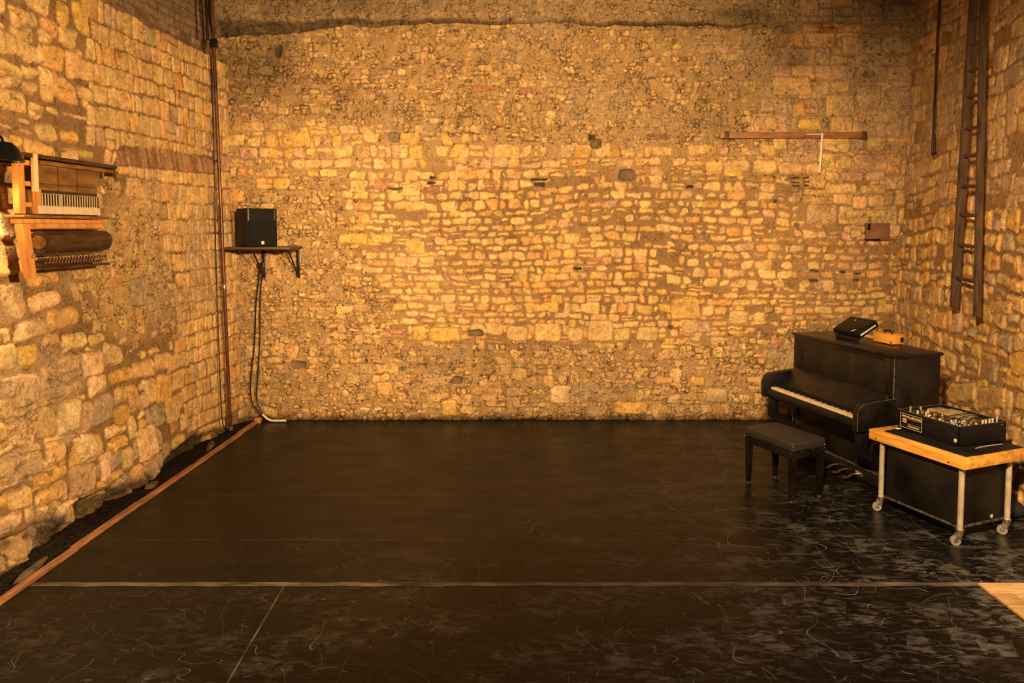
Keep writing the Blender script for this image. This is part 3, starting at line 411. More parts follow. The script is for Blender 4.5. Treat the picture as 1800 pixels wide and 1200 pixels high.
# ---- floor, ceiling, edge strip
def floor_mat():
    m = bpy.data.materials.new('black_dance_vinyl'); m.use_nodes = True; N, L = nt(m); b = N['Principled BSDF']
    tc = N.new('ShaderNodeTexCoord'); P = tc.outputs['Object']
    def mapped(s, r=0):
        q = N.new('ShaderNodeMapping'); q.inputs['Scale'].default_value = s; q.inputs['Rotation'].default_value = (0, 0, r); L.new(P, q.inputs['Vector']); return q.outputs[0]
    def noise(v, sc, d=4, dist=0):
        q = N.new('ShaderNodeTexNoise'); q.inputs['Scale'].default_value = sc; q.inputs['Detail'].default_value = d; q.inputs['Distortion'].default_value = dist; L.new(v, q.inputs['Vector']); return q.outputs['Fac']
    def math_(op, a, bb=None, cl=False):
        q = N.new('ShaderNodeMath'); q.operation = op; q.use_clamp = cl
        for i, x in enumerate((a, bb)):
            if x is None: continue
            if isinstance(x, (int, float)): q.inputs[i].default_value = x
            else: L.new(x, q.inputs[i])
        return q.outputs[0]
    def rng(v, a, bb, c=0., d=1.):
        q = N.new('ShaderNodeMapRange'); q.interpolation_type = 'SMOOTHSTEP'; q.inputs['From Min'].default_value = a; q.inputs['From Max'].default_value = bb
        q.inputs['To Min'].default_value = c; q.inputs['To Max'].default_value = d; L.new(v, q.inputs['Value']); return q.outputs[0]
    sx = N.new('ShaderNodeSeparateXYZ'); L.new(P, sx.inputs[0]); X, Y = sx.outputs[0], sx.outputs[1]
    # wear is heavier towards the door side (near, right)
    wear = math_('ADD', rng(X, -2.6, 3.6, 0, .60), rng(Y, 7.0, 3.4, 0, .46)); wear = math_('SUBTRACT', wear, .17, True)
    def scratch(sc, s, r, width, thr, sd):
        v = mapped(s, r); n1 = noise(v, sc, .6, .15); line = rng(math_('ABSOLUTE', math_('SUBTRACT', n1, .5)), width, 0)
        return math_('MULTIPLY', line, rng(noise(mapped((1.9 + sd, 1.7, 1)), 1.6, 3), thr, thr + .06))
    s5 = scratch(2.9, (1.6, .6, 1), .9, .0020, .50, 3.1); s6 = scratch(4.2, (.5, 1.7, 1), 1.9, .0024, .52, 4.4); s1 = scratch(2.2, (1, .8, 1), .3, .0022, .50, 0); s2 = scratch(3.4, (.7, 1.5, 1), 1.2, .0028, .52, .7); s3 = scratch(1.6, (1, 1, 1), 2.2, .0016, .49, 1.3); s4 = scratch(6, (.8, 1.4, 1), .7, .004, .55, 2.1)
    scr = math_('MAXIMUM', math_('MAXIMUM', math_('MAXIMUM', s1, s2), math_('MAXIMUM', s3, s4)), math_('MAXIMUM', s5, s6))
    # angular scuffs
    vo = N.new('ShaderNodeTexVoronoi'); vo.inputs['Scale'].default_value = 5.5; L.new(mapped((1, 1.3, 1), .5), vo.inputs['Vector'])
    cs = N.new('ShaderNodeSeparateColor'); L.new(vo.outputs['Color'], cs.inputs[0])
    sc1 = math_('MULTIPLY', rng(cs.outputs[0], .74, .76), rng(noise(mapped((3, 6, 1), .4), 3, 5), .40, .60))
    vo2 = N.new('ShaderNodeTexVoronoi'); vo2.inputs['Scale'].default_value = 14; L.new(mapped((.7, 1.3, 1), 1.1), vo2.inputs['Vector'])
    cs2 = N.new('ShaderNodeSeparateColor'); L.new(vo2.outputs['Color'], cs2.inputs[0])
    sc2 = math_('MULTIPLY', rng(cs2.outputs[0], .72, .78), rng(noise(mapped((3, 7, 1), .7), 3, 5), .42, .60))
    streak = math_('MAXIMUM', rng(noise(mapped((1.5, 4.5, 1), .45), 4.6, 8), .55, .62), rng(noise(mapped((1.7, 4.4, 1), -.5), 5.8, 8), .56, .62))
    dirt = math_('ADD', math_('MULTIPLY', sc1, .7), math_('ADD', math_('MULTIPLY', sc2, .5), math_('MULTIPLY', streak, .42)), True); dirt = math_('MULTIPLY', dirt, rng(noise(mapped((.8, 1.6, 1), .3), 1.9, 5), .40, .58, .22, 1.25))
    marks = math_('ADD', math_('MULTIPLY', dirt, math_('ADD', math_('MULTIPLY', math_('POWER', wear, 1.7), .60), .005)), math_('MULTIPLY', scr, math_('ADD', math_('MULTIPLY', wear, 1.25), .02)), True)
    # joints between the rolls
    def seam(at, wd): return rng(math_('ABSOLUTE', math_('SUBTRACT', Y, at)), wd, wd * .3)
    lseam = math_('MAXIMUM', seam(6.297, .006), seam(5.38, .006)); lseam = math_('MULTIPLY', lseam, rng(noise(mapped((3, 3, 1)), 1.2, 4), .42, .6))
    dseam = seam(7.483, .012)
    base = N.new('ShaderNodeMix'); base.data_type = 'RGBA'; base.inputs['A'].default_value = (.0045, .004, .0034, 1); base.inputs['B'].default_value = (.009, .0078, .0062, 1)
    L.new(noise(mapped((1, 3, 1)), 1.5, 6), base.inputs['Factor'])
    m1 = N.new('ShaderNodeMix'); m1.data_type = 'RGBA'; L.new(marks, m1.inputs['Factor']); L.new(base.outputs['Result'], m1.inputs['A']); m1.inputs['B'].default_value = (.30, .27, .23, 1)
    m2 = N.new('ShaderNodeMix'); m2.data_type = 'RGBA'; L.new(math_('MULTIPLY', lseam, .11), m2.inputs['Factor']); L.new(m1.outputs['Result'], m2.inputs['A']); m2.inputs['B'].default_value = (.5, .42, .3, 1)
    m3 = N.new('ShaderNodeMix'); m3.data_type = 'RGBA'; L.new(dseam, m3.inputs['Factor']); L.new(m2.outputs['Result'], m3.inputs['A']); m3.inputs['B'].default_value = (.002, .002, .002, 1)
    L.new(m3.outputs['Result'], b.inputs['Base Color'])
    ro = math_('ADD', rng(noise(mapped((1, 2, 1)), 2.3, 5), .3, .7, .30, .40), math_('MULTIPLY', marks, .4)); L.new(ro, b.inputs['Roughness'])
    b.inputs['Specular IOR Level'].default_value = .15
    bp = N.new('ShaderNodeBump'); bp.inputs['Strength'].default_value = .12; bp.inputs['Distance'].default_value = .01
    L.new(math_('ADD', noise(mapped((1, 1, 1)), 3.5, 3), math_('MULTIPLY', dseam, -.6)), bp.inputs['Height']); L.new(bp.outputs[0], b.inputs['Normal'])
    return m
def sx_(y): return -3.308 + .0314 * (y - 4.443)
mb = MB(); bm = mb.bm
mb.prism([(sx_(-4), -4), (6.5, -4), (6.5, 9.0), (sx_(9.0), 9.0)], 2, -.06, 0.)
tag(mb.build('floor', floor_mat(), smooth=False), 'scuffed black vinyl dance floor laid in rolls', kind='structure')
EARTH = mat('dark_earth', (.022, .016, .010), .98, var=.4, scale=30, bump=1., bscale=60, spec=.1)
mb = MB(); mb.prism([(-4.6, -4), (sx_(-4), -4), (sx_(9), 9.0), (-4.6, 9.0)], 2, -.08, -.02)
tag(mb.build('floor', EARTH, smooth=False), 'dark dirt gap between the vinyl and the left wall', kind='structure')
DARKW = mat('old_dark_ceiling', (.05, .035, .025), .9, scale=4)
mb = MB(); mb.box((-5.2, -4, 6.2), (6.6, 9.3, 6.3)); tag(mb.build('ceiling', DARKW, smooth=False), 'dark ceiling high above the hall', kind='structure')
TRIMW = mat('reddish_batten_wood', (.36, .17, .075), .55, var=.25, scale=5, stretch=(6, 1, 6), bump=.3)
mb = MB(); rs2 = random.Random(3); y = -2.0
while y < 8.8:
    l = rs2.uniform(.7, 1.3); y2 = min(8.83, y + l); o_ = rs2.uniform(-.008, .008)
    mb.prism([(sx_(y) - .035 + o_, y), (sx_(y) + .018 + o_, y), (sx_(y2) + .018 + o_, y2 - .004), (sx_(y2) - .035 + o_, y2 - .004)], 2, -.03, .022 + rs2.uniform(0, .006), .003)
    y = y2
tag(mb.build('trim_1', TRIMW), 'reddish wooden batten edging the black floor along the left wall', kind='structure')
# ================================================================= OBJECTS
BLACKW = mat('worn_black_lacquer', (.011, .009, .008), .38, var=.3, scale=6, bump=.08, coat=.05, spec=.32)
BLACKW2 = mat('dusty_black_panel', (.017, .013, .0095), .5, var=.35, scale=4, stretch=(1, 1, .5), bump=.06, spec=.25)
EDGEW = mat('rubbed_lacquer_edge', (.10, .075, .05), .45, var=.4, scale=30, bump=.1)
IVORY = mat('old_ivory', (.66, .52, .34), .35, var=.07, scale=30, bump=0)
EBONY = mat('ebony', (.008, .007, .007), .3, bump=0)
STEEL = mat('dull_steel', (.55, .5, .44), .35, metal=.9, scale=30, bump=.05)
CHROME = mat('chrome', (.75, .72, .68), .15, metal=1., var=.03, bump=0)
BRASS = mat('brass', (.6, .42, .18), .3, metal=.9, bump=.05)
PLASTIC = mat('black_plastic', (.006, .006, .006), .5, var=.2, scale=60, bump=.15, bscale=300, spec=.25)
RUBBER = mat('black_rubber', (.009, .008, .0075), .55, bump=.05, spec=.3)
WHITEP = mat('white_paint', (.75, .70, .60), .5, var=.05, bump=.05)
CHARC = mat('charcoal_upholstery', (.028, .023, .019), .55, var=.2, scale=40, bump=.35, bscale=220)

# ---- floor tape and wooden panel
TAPE = mat('grey_tape', (.125, .105, .08), .5, var=.5, scale=2.5, stretch=(1.5, 6, 1), bump=.1)
mb = MB(); n = 60
for (yy, hw, x0, x1, z) in [(4.686, .026, -3.27, 4.55, .0018)]:
    vs = []
    for i in range(n + 1):
        x = x0 + (x1 - x0) * i / n; j = .0035 * math.sin(i * 1.7) + .002 * math.sin(i * 4.1)
        vs.append((mb.bm.verts.new((x, yy - hw + j, z)), mb.bm.verts.new((x, yy + hw + j * .6, z))))
    for a, b in zip(vs, vs[1:]): mb.bm.faces.new((a[0], b[0], b[1], a[1]))
    top = [f for f in mb.bm.faces]; r = bmesh.ops.extrude_face_region(mb.bm, geom=top); bmesh.ops.translate(mb.bm, vec=(0, 0, -.0014), verts=[v for v in r['geom'] if isinstance(v, bmesh.types.BMVert)])
tag(mb.build('floor_tape', TAPE, smooth=False), 'long worn grey tape strip across the black floor joint', 'tape')
TAPE2 = mat('clear_tape', (.09, .075, .05), .45, var=.55, scale=6, bump=.1)
mb = MB(); mb.prism([(-1.550, 4.660), (-1.538, 4.660), (-1.50, 3.2), (-1.512, 3.2)], 2, .0003, .0015)
tag(mb.build('floor_tape', TAPE2, smooth=False), 'thin yellowish tape line running towards the viewer on the near floor', 'tape')
OAKP = mat('varnished_pine', (.80, .50, .21), .42, var=.16, scale=5, stretch=(1, 9, 1), bump=.15)
OAKG = mat('pine_groove', (.22, .12, .05), .6)
t = thing('wooden_floor_panel', 'bright varnished wooden panel lying on the floor at the lower right', 'floor panel', (3.16, 4.67, 0))
mb = MB(); mb.box((0, -.13, .001), (1.5, 0, .02), .003); mb.box((0, -1.6, .001), (.13, -.132, .02), .003); mb.build('frame', OAKP, t)
for k in range(6):
    mb = MB(); y1 = -.142 - k * .24; mb.box((.142, y1 - .234, .001), (1.5, y1, .017), .003); mb.build('board', OAKP, t)
mb = MB(); mb.box((.125, -1.58, .0005), (1.49, -.125, .009)); mb.build('backing', OAKG, t, smooth=False)

# ---- upright piano
W_, D_, H_ = 1.425, .51, 1.30
th = .258
pn = thing('upright_piano', 'worn black upright piano with open keyboard against the right wall', 'piano', (3.408 - math.sin(th) * W_ / 2, 6.205 + math.cos(th) * W_ / 2, 0), th - PI / 2)
hw = W_ / 2
for sx in (-1, 1):
    mb = MB(); x0, x1 = sorted((sx * (hw - .018), sx * (hw - .058))); mb.box((x0, .012, .03), (x1, D_ - .02, H_ - .032), .004); mb.build('side_panel', BLACKW2, pn)
    mb = MB(); x0, x1 = sorted((sx * (hw - .016), sx * (hw - .12))); mb.box((x0, -.012, .91), (x1, .014, H_ - .034), .006)
    x0, x1 = sorted((sx * (hw - .03), sx * (hw - .10))); mb.box((x0, -.02, .95), (x1, -.008, H_ - .07), .004); mb.build('pilaster', BLACKW, pn)
    mb = MB(); e = sx * (hw - .020); mb.cyl((e, -.010, .04), (e, -.010, H_ - .035), .005, n=8); mb.build('edge_bead', EDGEW, pn)
mb = MB(); mb.box((-hw, -.03, H_ - .032), (hw, D_, H_ - .002), .010); mb.box((-hw + .015, -.014, H_ - .05), (hw - .015, D_ - .02, H_ - .03), .005)
lid = mb.build('lid', BLACKW, pn)
mb = MB(); mb.box((-hw + .01, D_ * .42, H_ - .003), (hw - .01, D_ * .42 + .004, H_ + .001)); mb.build('hinge', EDGEW, lid)
mb = MB(); mb.box((-hw + .12, -.002, .93), (hw - .12, .012, H_ - .055), .002); mb.build('upper_panel', BLACKW2, pn)
mb = MB()
mb.box((-hw + .115, -.010, H_ - .075), (hw - .115, .008, H_ - .05), .004); mb.box((-hw + .115, -.012, .915), (hw - .115, .008, .94), .004)
mb.build('panel_frame', BLACKW, pn)
# lower case
mb = MB(); mb.box((-hw + .05, .03, .156), (hw - .05, .05, .66), .003); mb.build('lower_panel', BLACKW2, pn)
mb = MB(); mb.box((-hw + .03, .0, .03), (hw - .03, .05, .155), .004); mb.build('bottom_rail', BLACKW, pn)
mb = MB(); mb.box((-hw + .05, -.004, .150), (hw - .05, .03, .162), .003); mb.build('rail_moulding', EDGEW, pn)
mb = MB(); mb.box((-hw + .02, D_ - .05, .03), (hw - .02, D_ - .02, H_ - .04)); mb.build('back_board', BLACKW2, pn, smooth=False)
mb = MB(); mb.box((-.03, -.012, .07), (.06, .0, .11), .002, Matrix.Translation((.28, .006, .0))); mb.build('maker_plate', STEEL, pn)
# keyboard block
KY = -.385
mb = MB(); mb.box((-hw + .022, KY + .03, .632), (hw - .022, .02, .70), .006); mb.build('key_bed', BLACKW, pn)
mb = MB(); mb.box((-hw + .07, KY, .655), (hw - .07, KY + .035, .730), .012, seg=3); mb.build('key_slip', BLACKW, pn)
for sx in (-1, 1):
    pf = [(KY - .012, .632), (.012, .632), (.012, .905), (-.10, .90), (-.26, .885), (-.335, .872), (-.375, .845), (KY - .012, .80)]
    x0, x1 = sorted((sx * (hw - .005), sx * (hw - .068)))
    mb = MB(); mb.prism(pf, 0, x0, x1, .004); a = mb.build('key_arm', BLACKW, pn)
    xe = sx * (hw - .005); mb = MB(); mb.tube([(xe, KY - .012, .64), (xe, KY - .012, .80), (xe, -.375, .845), (xe, -.335, .872), (xe, -.26, .885), (xe, -.10, .90), (xe, .01, .905)], .003, 6, 2); mb.build('worn_edge', EDGEW, a)
    mb = MB(); x0, x1 = sorted((sx * (hw - .07), sx * (hw - .105))); mb.box((x0, KY + .03, .70), (x1, -.2, .745), .006); mb.build('key_block', BLACKW, pn)
kw = (2 * (hw - .108)) / 52
pat = {0: 1, 1: 0, 2: 1, 3: 1, 4: 0, 5: 1, 6: 1}      # A B C D E F G : black key to the right
for k in range(52):
    x = -hw + .108 + k * kw; mb = MB(); mb.box((x + .0007, KY + .038, .712), (x + kw - .0007, -.215, .746), .0015, seg=1); mb.build('white_key', IVORY, pn)
for k in range(51):
    if pat[k % 7]:
        x = -hw + .108 + (k + 1) * kw; mb = MB(); mb.box((x - .0065, KY + .088, .744), (x + .0065, -.215, .758), .002, seg=1); mb.build('black_key', EBONY, pn)
mb = MB(); mb.prism([(-.225, .742), (-.205, .742), (-.06, .89), (-.012, .925), (-.012, .94), (-.05, .925), (-.225, .765)], 0, -hw + .07, hw - .07, .003); fb = mb.build('fallboard', BLACKW, pn)
mb = MB(); mb.box((-hw + .07, -.050, .898), (hw - .07, -.012, .912), .004, Matrix.Identity(4)); mb.build('fallboard_hinge', EDGEW, fb)
mb = MB(); mb.box((-hw + .11, -.075, .885), (hw - .11, -.045, .895), .003); mb.build('music_ledge', EDGEW, pn)
for sx in (-1, 1):
    mb = MB(); mb.ball((sx * (hw - .10), -.04, .90), .014, (1.2, 1, .8)); mb.build('hinge_knob', STEEL, pn)
    xc = sx * (hw - .075)
    br_ = [(KY + .045, .634), (KY + .045, .47), (KY + .07, .40), (.03, .22), (.03, .30), (KY + .14, .46), (KY + .125, .57), (KY + .16, .605), (.03, .605), (.03, .634)]
    mb = MB(); mb.prism(br_, 0, xc - .03, xc + .03, .004); mb.build('console_bracket', BLACKW, pn)
for px in (.0, .14, .28):
    mb = MB(); mb.tube([(px, .02, .085), (px, -.05, .085), (px, -.10, .072), (px + .0, -.135, .064)], .009, 8); mb.ball((px, -.14, .064), .024, (1, 1.5, .35)); mb.build('pedal', BRASS, pn)
mb = MB(); z0 = .74; xs = hw - .018
mb.box((xs, .32, z0), (xs + .012, .42, z0 + .012), .003); mb.box((xs, .32, z0 - .13), (xs + .010, .335, z0), .003); mb.box((xs, .405, z0 - .13), (xs + .010, .42, z0), .003); mb.box((xs, .32, z0 - .142), (xs + .012, .42, z0 - .13), .003)
mb.box((xs - .01, .335, z0 - .13), (xs + .003, .405, z0)); mb.build('side_handle', EBONY, pn)

def piano_pt(x, y, z):
    c, s = math.cos(th - PI / 2), math.sin(th - PI / 2); return Vector((pn.location.x + c * x - s * y, pn.location.y + s * x + c * y, z))
# orange case on the lid
ORG = mat('orange_painted_metal', (.70, .32, .045), .42, var=.08, scale=5, bump=.05)
p = piano_pt(.0, .0, H_ + .0)
oc = thing('orange_case', 'small orange metal box on the piano lid beside the black case', 'case', piano_pt(.128, .415, H_ + .0005), th - PI / 2)
mb = MB(); mb.box((-.105, -.06, .004), (.14, .075, .095), .006); mb.build('body', ORG, oc)
mb = MB(); mb.box((-.108, -.065, .092), (.145, .08, .100), .003); mb.build('top_plate', ORG, oc)
mb = MB(); mb.box((.138, .035, .02), (.146, .070, .07), .004); mb.build('latch', RUBBER, oc)
mb = MB(); mb.cyl((.132, -.062, .025), (.132, -.070, .025), .011); mb.build('corner_bolt', STEEL, oc)
mb = MB(); mb.tube([(.02, -.04, .100), (.02, -.035, .125), (.10, -.03, .125), (.10, -.03, .100)], .009, 8, 2); mb.build('handle', RUBBER, oc)
# black slanted case
bc = thing('black_case', 'flat black equipment case tilted on the piano lid', 'case', piano_pt(-.165, .175, H_ + .0005), th - PI / 2)
Mt = Matrix.Rotation(math.radians(29), 4, 'X')
mb = MB(); mb.box((-.18, 0, .0), (.18, .25, .070), .008, Mt @ Matrix.Translation((0, .045, .0))); mb.build('body', PLASTIC, bc)
mb = MB(); mb.box((-.17, .045, .070), (.17, .245, .0725), .002, Mt @ Matrix.Translation((0, .02, .0))); mb.build('top_skin', BLACKW2, bc)
# pale lettering-like strip on the near end, and a small white mark on the top
rr = random.Random(5)
mb = MB()
for k in range(13):
    y0 = .065 + k * .0155; mb.box((.1801, y0, .026), (.1812, y0 + .010 + .003 * rr.random(), .040 + .004 * rr.random()), 0, Mt)
mb.build('lettering', WHITEP, bc, smooth=False)
mb = MB(); mb.prism([(-.02, .03), (.01, .035), (.0, .045), (.028, .06), (.0, .058), (-.005, .048)], 2, .0726, .0734)
bmesh.ops.transform(mb.bm, matrix=Mt @ Matrix.Translation((.09, .03, 0)), verts=mb.bm.verts); mb.build('logo', WHITEP, bc, smooth=False)
mb = MB(); mb.box((-.06, .235, .0725), (-.045, .245, .0735), 0, Mt); mb.build('white_dot', WHITEP, bc, smooth=False)
mb = MB(); mb.box((-.15, .02, .0), (.15, .055, .03), .006); mb.box((-.15, .02, .0), (-.12, .16, .075), .004); mb.build('foot', RUBBER, bc)

# ---- piano stool
st = thing('piano_stool', 'black piano stool with padded charcoal seat in front of the keyboard', 'stool', (2.458 - math.sin(.423) * .30, 6.097 + math.cos(.423) * .30, 0), .423 - PI / 2)
SW, SD = .30, .40
mb = MB(); mb.box((-SW, 0, .455), (SW, SD, .540), .022, seg=4)
for v in mb.bm.verts:
    if v.co.z > .53: v.co.z += .006 * (1 - (v.co.x / SW) ** 2) * (1 - ((v.co.y - .2) / .2) ** 2)
seat = mb.build('seat', CHARC, st, sharp=60)
mb = MB()
for (a, b) in [((-SW, .003), (SW, .003)), ((SW, .003), (SW, SD - .003)), ((-SW, SD - .003), (SW, SD - .003)), ((-SW, .003), (-SW, SD - .003))]:
    mb.cyl((a[0] * .985, a[1], .462), (b[0] * .985, b[1], .462), .006, n=8)
mb.build('piping', RUBBER, seat)
mb = MB(); mb.box((-SW + .03, .015, .385), (SW - .03, .035, .457), .003); mb.box((-SW + .03, SD - .035, .385), (SW - .03, SD - .015, .457), .003)
mb.box((-SW + .015, .03, .385), (-SW + .035, SD - .03, .457), .003); mb.box((SW - .035, .03, .385), (SW - .015, SD - .03, .457), .003); mb.build('apron', BLACKW, st)
for sx in (-1, 1):
    for y0 in (.033, SD - .033):
        mb = MB(); q = bmesh.ops.create_cone(mb.bm, cap_ends=True, segments=4, radius1=.026, radius2=.042, depth=.445, matrix=Matrix.Translation((sx * (SW - .033), y0, .2345)) @ Matrix.Rotation(PI / 4, 4, 'Z'))
        bmesh.ops.bevel(mb.bm, geom=list(mb.bm.edges), offset=.003, segments=2, affect='EDGES'); lg = mb.build('leg', BLACKW, st)
        mb = MB(); mb.cyl((sx * (SW - .033), y0, 0), (sx * (SW - .033), y0, .012), .017, .018); mb.build('foot_cap', STEEL, lg)
for (x, y, z) in [(SW + .002, .02, .47), (SW - .02, -.003, .445), (SW + .002, .10, .452), (SW + .002, .24, .452), (SW + .002, .38, .452), (SW + .002, .38, .485), (-SW + .01, -.003, .445), (SW + .0, .0, .50)]:
    mb = MB(); mb.ball((x, y, z), .0065, n=8); mb.build('stud', CHROME, st)

# ---- trolley table
TW, TD, TH = .863, .707, .701; tt = .368
tb = thing('trolley_table', 'rolling table with thick orange wood top, pale pipe legs and black cabinet', 'table',
           (3.373 - math.sin(tt) * TW / 2 + math.cos(tt) * TD / 2, 5.181 + math.cos(tt) * TW / 2 + math.sin(tt) * TD / 2, 0), tt)
# local x = e2 (towards the wall), local y = e1 (away)
TOPW = mat('honey_wood_top', (.85, .40, .07), .38, var=.2, scale=3.2, stretch=(7, 1, 9), bump=.12, coat=.1)
mb = MB(); mb.box((-TD / 2, -TW / 2, TH - .085), (TD / 2, TW / 2, TH), .004); tp = mb.build('table_top', TOPW, tb)
for (x, y) in [(-TD / 2 - .001, -TW / 2 + .13), (-TD / 2 - .001, TW / 2 - .07)]:
    mb = MB(); mb.cyl((x, y, TH - .065), (x + .006, y, TH - .065), .007, n=10); mb.build('bolt_hole', EBONY, tp)
TUBE = mat('cream_pipe', (.60, .50, .36), .42, metal=.25, var=.12, scale=12, bump=.08)
WHEEL = mat('grey_caster_rubber', (.32, .28, .22), .5, bump=.05)
rc = random.Random(9)
for sx, sy in ((-1, -1), (-1, 1), (1, -1), (1, 1)):
    x, y = sx * (TD / 2 - .075), sy * (TW / 2 - .075)
    if sx > 0: x -= .03
    mb = MB(); mb.cyl((x, y, .10), (x, y, TH - .084), .021, n=20); mb.cyl((x, y, TH - .096), (x, y, TH - .084), .034, n=20); lg = mb.build('leg', TUBE, tb)
    mb = MB(); mb.cyl((x, y, .108), (x, y, .128), .029, n=20); mb.cyl((x + .024, y, .118), (x + .044, y, .118), .006, n=8); mb.build('collar', STEEL, lg)
    a = rc.uniform(-.6, .6) + 2.6; dx, dy = math.cos(a) * .028, math.sin(a) * .028
    mb = MB(); mb.cyl((x, y, .085), (x, y, .108), .024, n=18)
    nx, ny = -math.sin(a) * .017, math.cos(a) * .017
    for s in (-1, 1):
        M = Matrix.Translation((x, y, 0)) @ Matrix.Rotation(a, 4, 'Z')
        mb.box((-.012, s * .017 - .002, .055), (.030, s * .017 + .002, .092), .001, M); mb.box((.014, s * .017 - .002, .028), (.042, s * .017 + .002, .06), .001, M)
    mb.cyl((x + dx + nx * 1.3, y + dy + ny * 1.3, .036), (x + dx - nx * 1.3, y + dy - ny * 1.3, .036), .007, n=10)
    ca = mb.build('caster', STEEL, tb)
    mb = MB(); mb.cyl((x + dx + nx * .75, y + dy + ny * .75, .036), (x + dx - nx * .75, y + dy - ny * .75, .036), .036, n=24); mb.build('wheel', WHEEL, ca)
CAB = mat('black_plywood', (.013, .0105, .0085), .5, var=.4, scale=3, bump=.08, spec=.25)
mb = MB(); mb.box((-TD / 2 + .10, -TW / 2 + .10, .135), (TD / 2 - .10, TW / 2 - .10, TH - .087), .004); cb = mb.build('cabinet', CAB, tb)
mb = MB(); mb.box((-TD / 2 + .09, -TW / 2 + .09, .118), (TD / 2 - .09, TW / 2 - .09, .136), .003); mb.build('bottom_shelf', EDGEW, cb)
mb = MB(); mb.box((TD / 2 - .26, -TW / 2 + .097, .15), (TD / 2 - .235, -TW / 2 + .101, .175), .001); mb.build('corner_label', WHITEP, cb)
mb = MB(); mb.box((-TD / 2 + .10, TW/2 - .16, TH - .12), (-TD / 2 + .108, TW/2 - .13, TH - .09), .001); mb.build('bracket', STEEL, cb)
# black mat on top
mt = tag(MB().box((-TD / 2 + .055, -TW / 2 + .03, 0), (TD / 2 - .01, TW / 2 - .10, .004), .0015).build('desk_mat', RUBBER), 'thin black mat covering the orange wood table top', 'mat')
mt.location = (tb.location.x, tb.location.y, TH + .0003); mt.rotation_euler = (0, 0, tt)

# mixer case on the table
mx = thing('mixer_case', 'open black equipment case full of knobs and cables on the rolling table', 'mixer', (3.492, 5.445, TH + .0048), .316)
MW, ML, MH = .50, .575, .165
mb = MB(); mb.box((0, 0, 0), (MW, ML, .012)); tk = .014
mb.box((0, 0, 0), (tk, ML, MH), .003); mb.box((MW - tk, 0, 0), (MW, ML, MH), .003); mb.box((0, 0, 0), (MW, tk, MH), .003); mb.box((0, ML - tk, 0), (MW, ML, MH), .003); case = mb.build('case', PLASTIC, mx)
mb = MB()
for a, b in [((0, 0), (MW, 0)), ((MW, 0), (MW, ML)), ((MW, ML), (0, ML)), ((0, ML), (0, 0))]: mb.cyl((*a, MH), (*b, MH), .0045, n=8)
mb.build('rim', mat('worn_rim', (.10, .08, .06), .4, metal=.5, bump=.05), case)
MIXM = mat('dark_brown_mixer_plate', (.07, .05, .03), .45, var=.4, scale=16, bump=.1)
mb = MB(); mb.box((tk, tk, .125), (MW - tk, ML - tk, .145)); pl_ = mb.build('mixer_plate', MIXM, mx, smooth=False)
KN = [mat('cream_knob', (.62, .50, .33), .4, bump=0), mat('dark_knob', (.03, .025, .02), .35, bump=0), mat('brown_knob', (.30, .18, .09), .4, bump=0), mat('grey_knob', (.35, .34, .32), .3, bump=0)]
rk = random.Random(21)
for i in range(8):
    for j in range(9):
        x = .04 + i * .028 if j < 9 else 0; y = .05 + j * .052
        if i > 5 and 2 < j < 8: continue
        x += rk.uniform(-.004, .004); y += rk.uniform(-.006, .006); h = rk.choice((.012, .018, .026)); r = rk.uniform(.006, .010)
        mb = MB(); mb.cyl((x, y, .145), (x, y, .145 + h), r, r * .8, n=12); mb.build('knob', KN[rk.choice((0, 0, 1, 2, 2, 1, 3))], mx)
PAD = mat('tan_pad', (.36, .25, .13), .55, var=.15, bump=.05)
for (x, y, a, b) in [(.27, .20, .09, .11), (.27, .33, .09, .11), (.375, .22, .09, .12), (.375, .35, .09, .11), (.27, .46, .15, .07)]:
    mb = MB(); mb.box((x, y, .145), (x + a, y + b, .162), .006); mb.build('pad', PAD, mx)
for (x, y, m_, h) in [(.05, .50, 3, .05), (.13, .47, 3, .05), (.30, .045, 0, .03), (.34, .05, 0, .028), (.38, .05, 0, .032), (.42, .055, 0, .03), (.46, .05, 3, .05)]:
    mb = MB(); mb.cyl((x, y, .145), (x, y, .145 + h), .008, .007, n=12); mb.cyl((x, y, .145 + h), (x, y, .152 + h), .010, n=12); mb.build('jack_plug', KN[m_], mx)
for k in range(7):
    x0, y0 = rk.uniform(.04, .25), rk.uniform(.05, .5); x1, y1 = rk.uniform(.05, .45), rk.uniform(.05, .5)
    mb = MB(); mb.tube([(x0, y0, .15), (x0 + .01, y0, .172), ((x0 + x1) / 2 + rk.uniform(-.03, .03), (y0 + y1) / 2, .180), (x1, y1, .170), (x1, y1 + .005, .15)], .0035, 6, 4); mb.build('cable', [RUBBER, KN[2]][k % 2], mx)
# rack unit let into the long left side, with its pale marks
LINE = mat('pale_marking', (.62, .46, .27), .5, bump=0); 
mb = MB(); mb.box((-.004, .33, .02), (.001, .555, .150), .002); rk_ = mb.build('rack_unit', BLACKW, mx)
mb = MB(); X0, X1 = -.0052, -.0038
for a in [((.335, .026), (.55, .029)), ((.335, .142), (.55, .145)), ((.335, .026), (.338, .145)), ((.547, .026), (.55, .145)), ((.345, .107), (.47, .110)), ((.345, .062), (.47, .064))]:
    mb.box((X0, a[0][0], a[0][1]), (X1, a[1][0], a[1][1]))
yy = .342
while yy < .53:
    wd = rk.uniform(.004, .012); mb.box((X0, yy, .116), (X1, yy + wd, .116 + rk.uniform(.010, .018))); yy += wd + .004
yy = .36
while yy < .47:
    wd = rk.uniform(.003, .008); mb.box((X0, yy, .040), (X1, yy + wd, .052)); yy += wd + .004
mb.build('markings', LINE, rk_, smooth=False)
mb = MB(); mb.box((X0, .488, .068), (X1, .526, .103), .0005); mb.build('emblem', mat('emblem_cream', (.72, .52, .26), .5, bump=0), rk_)
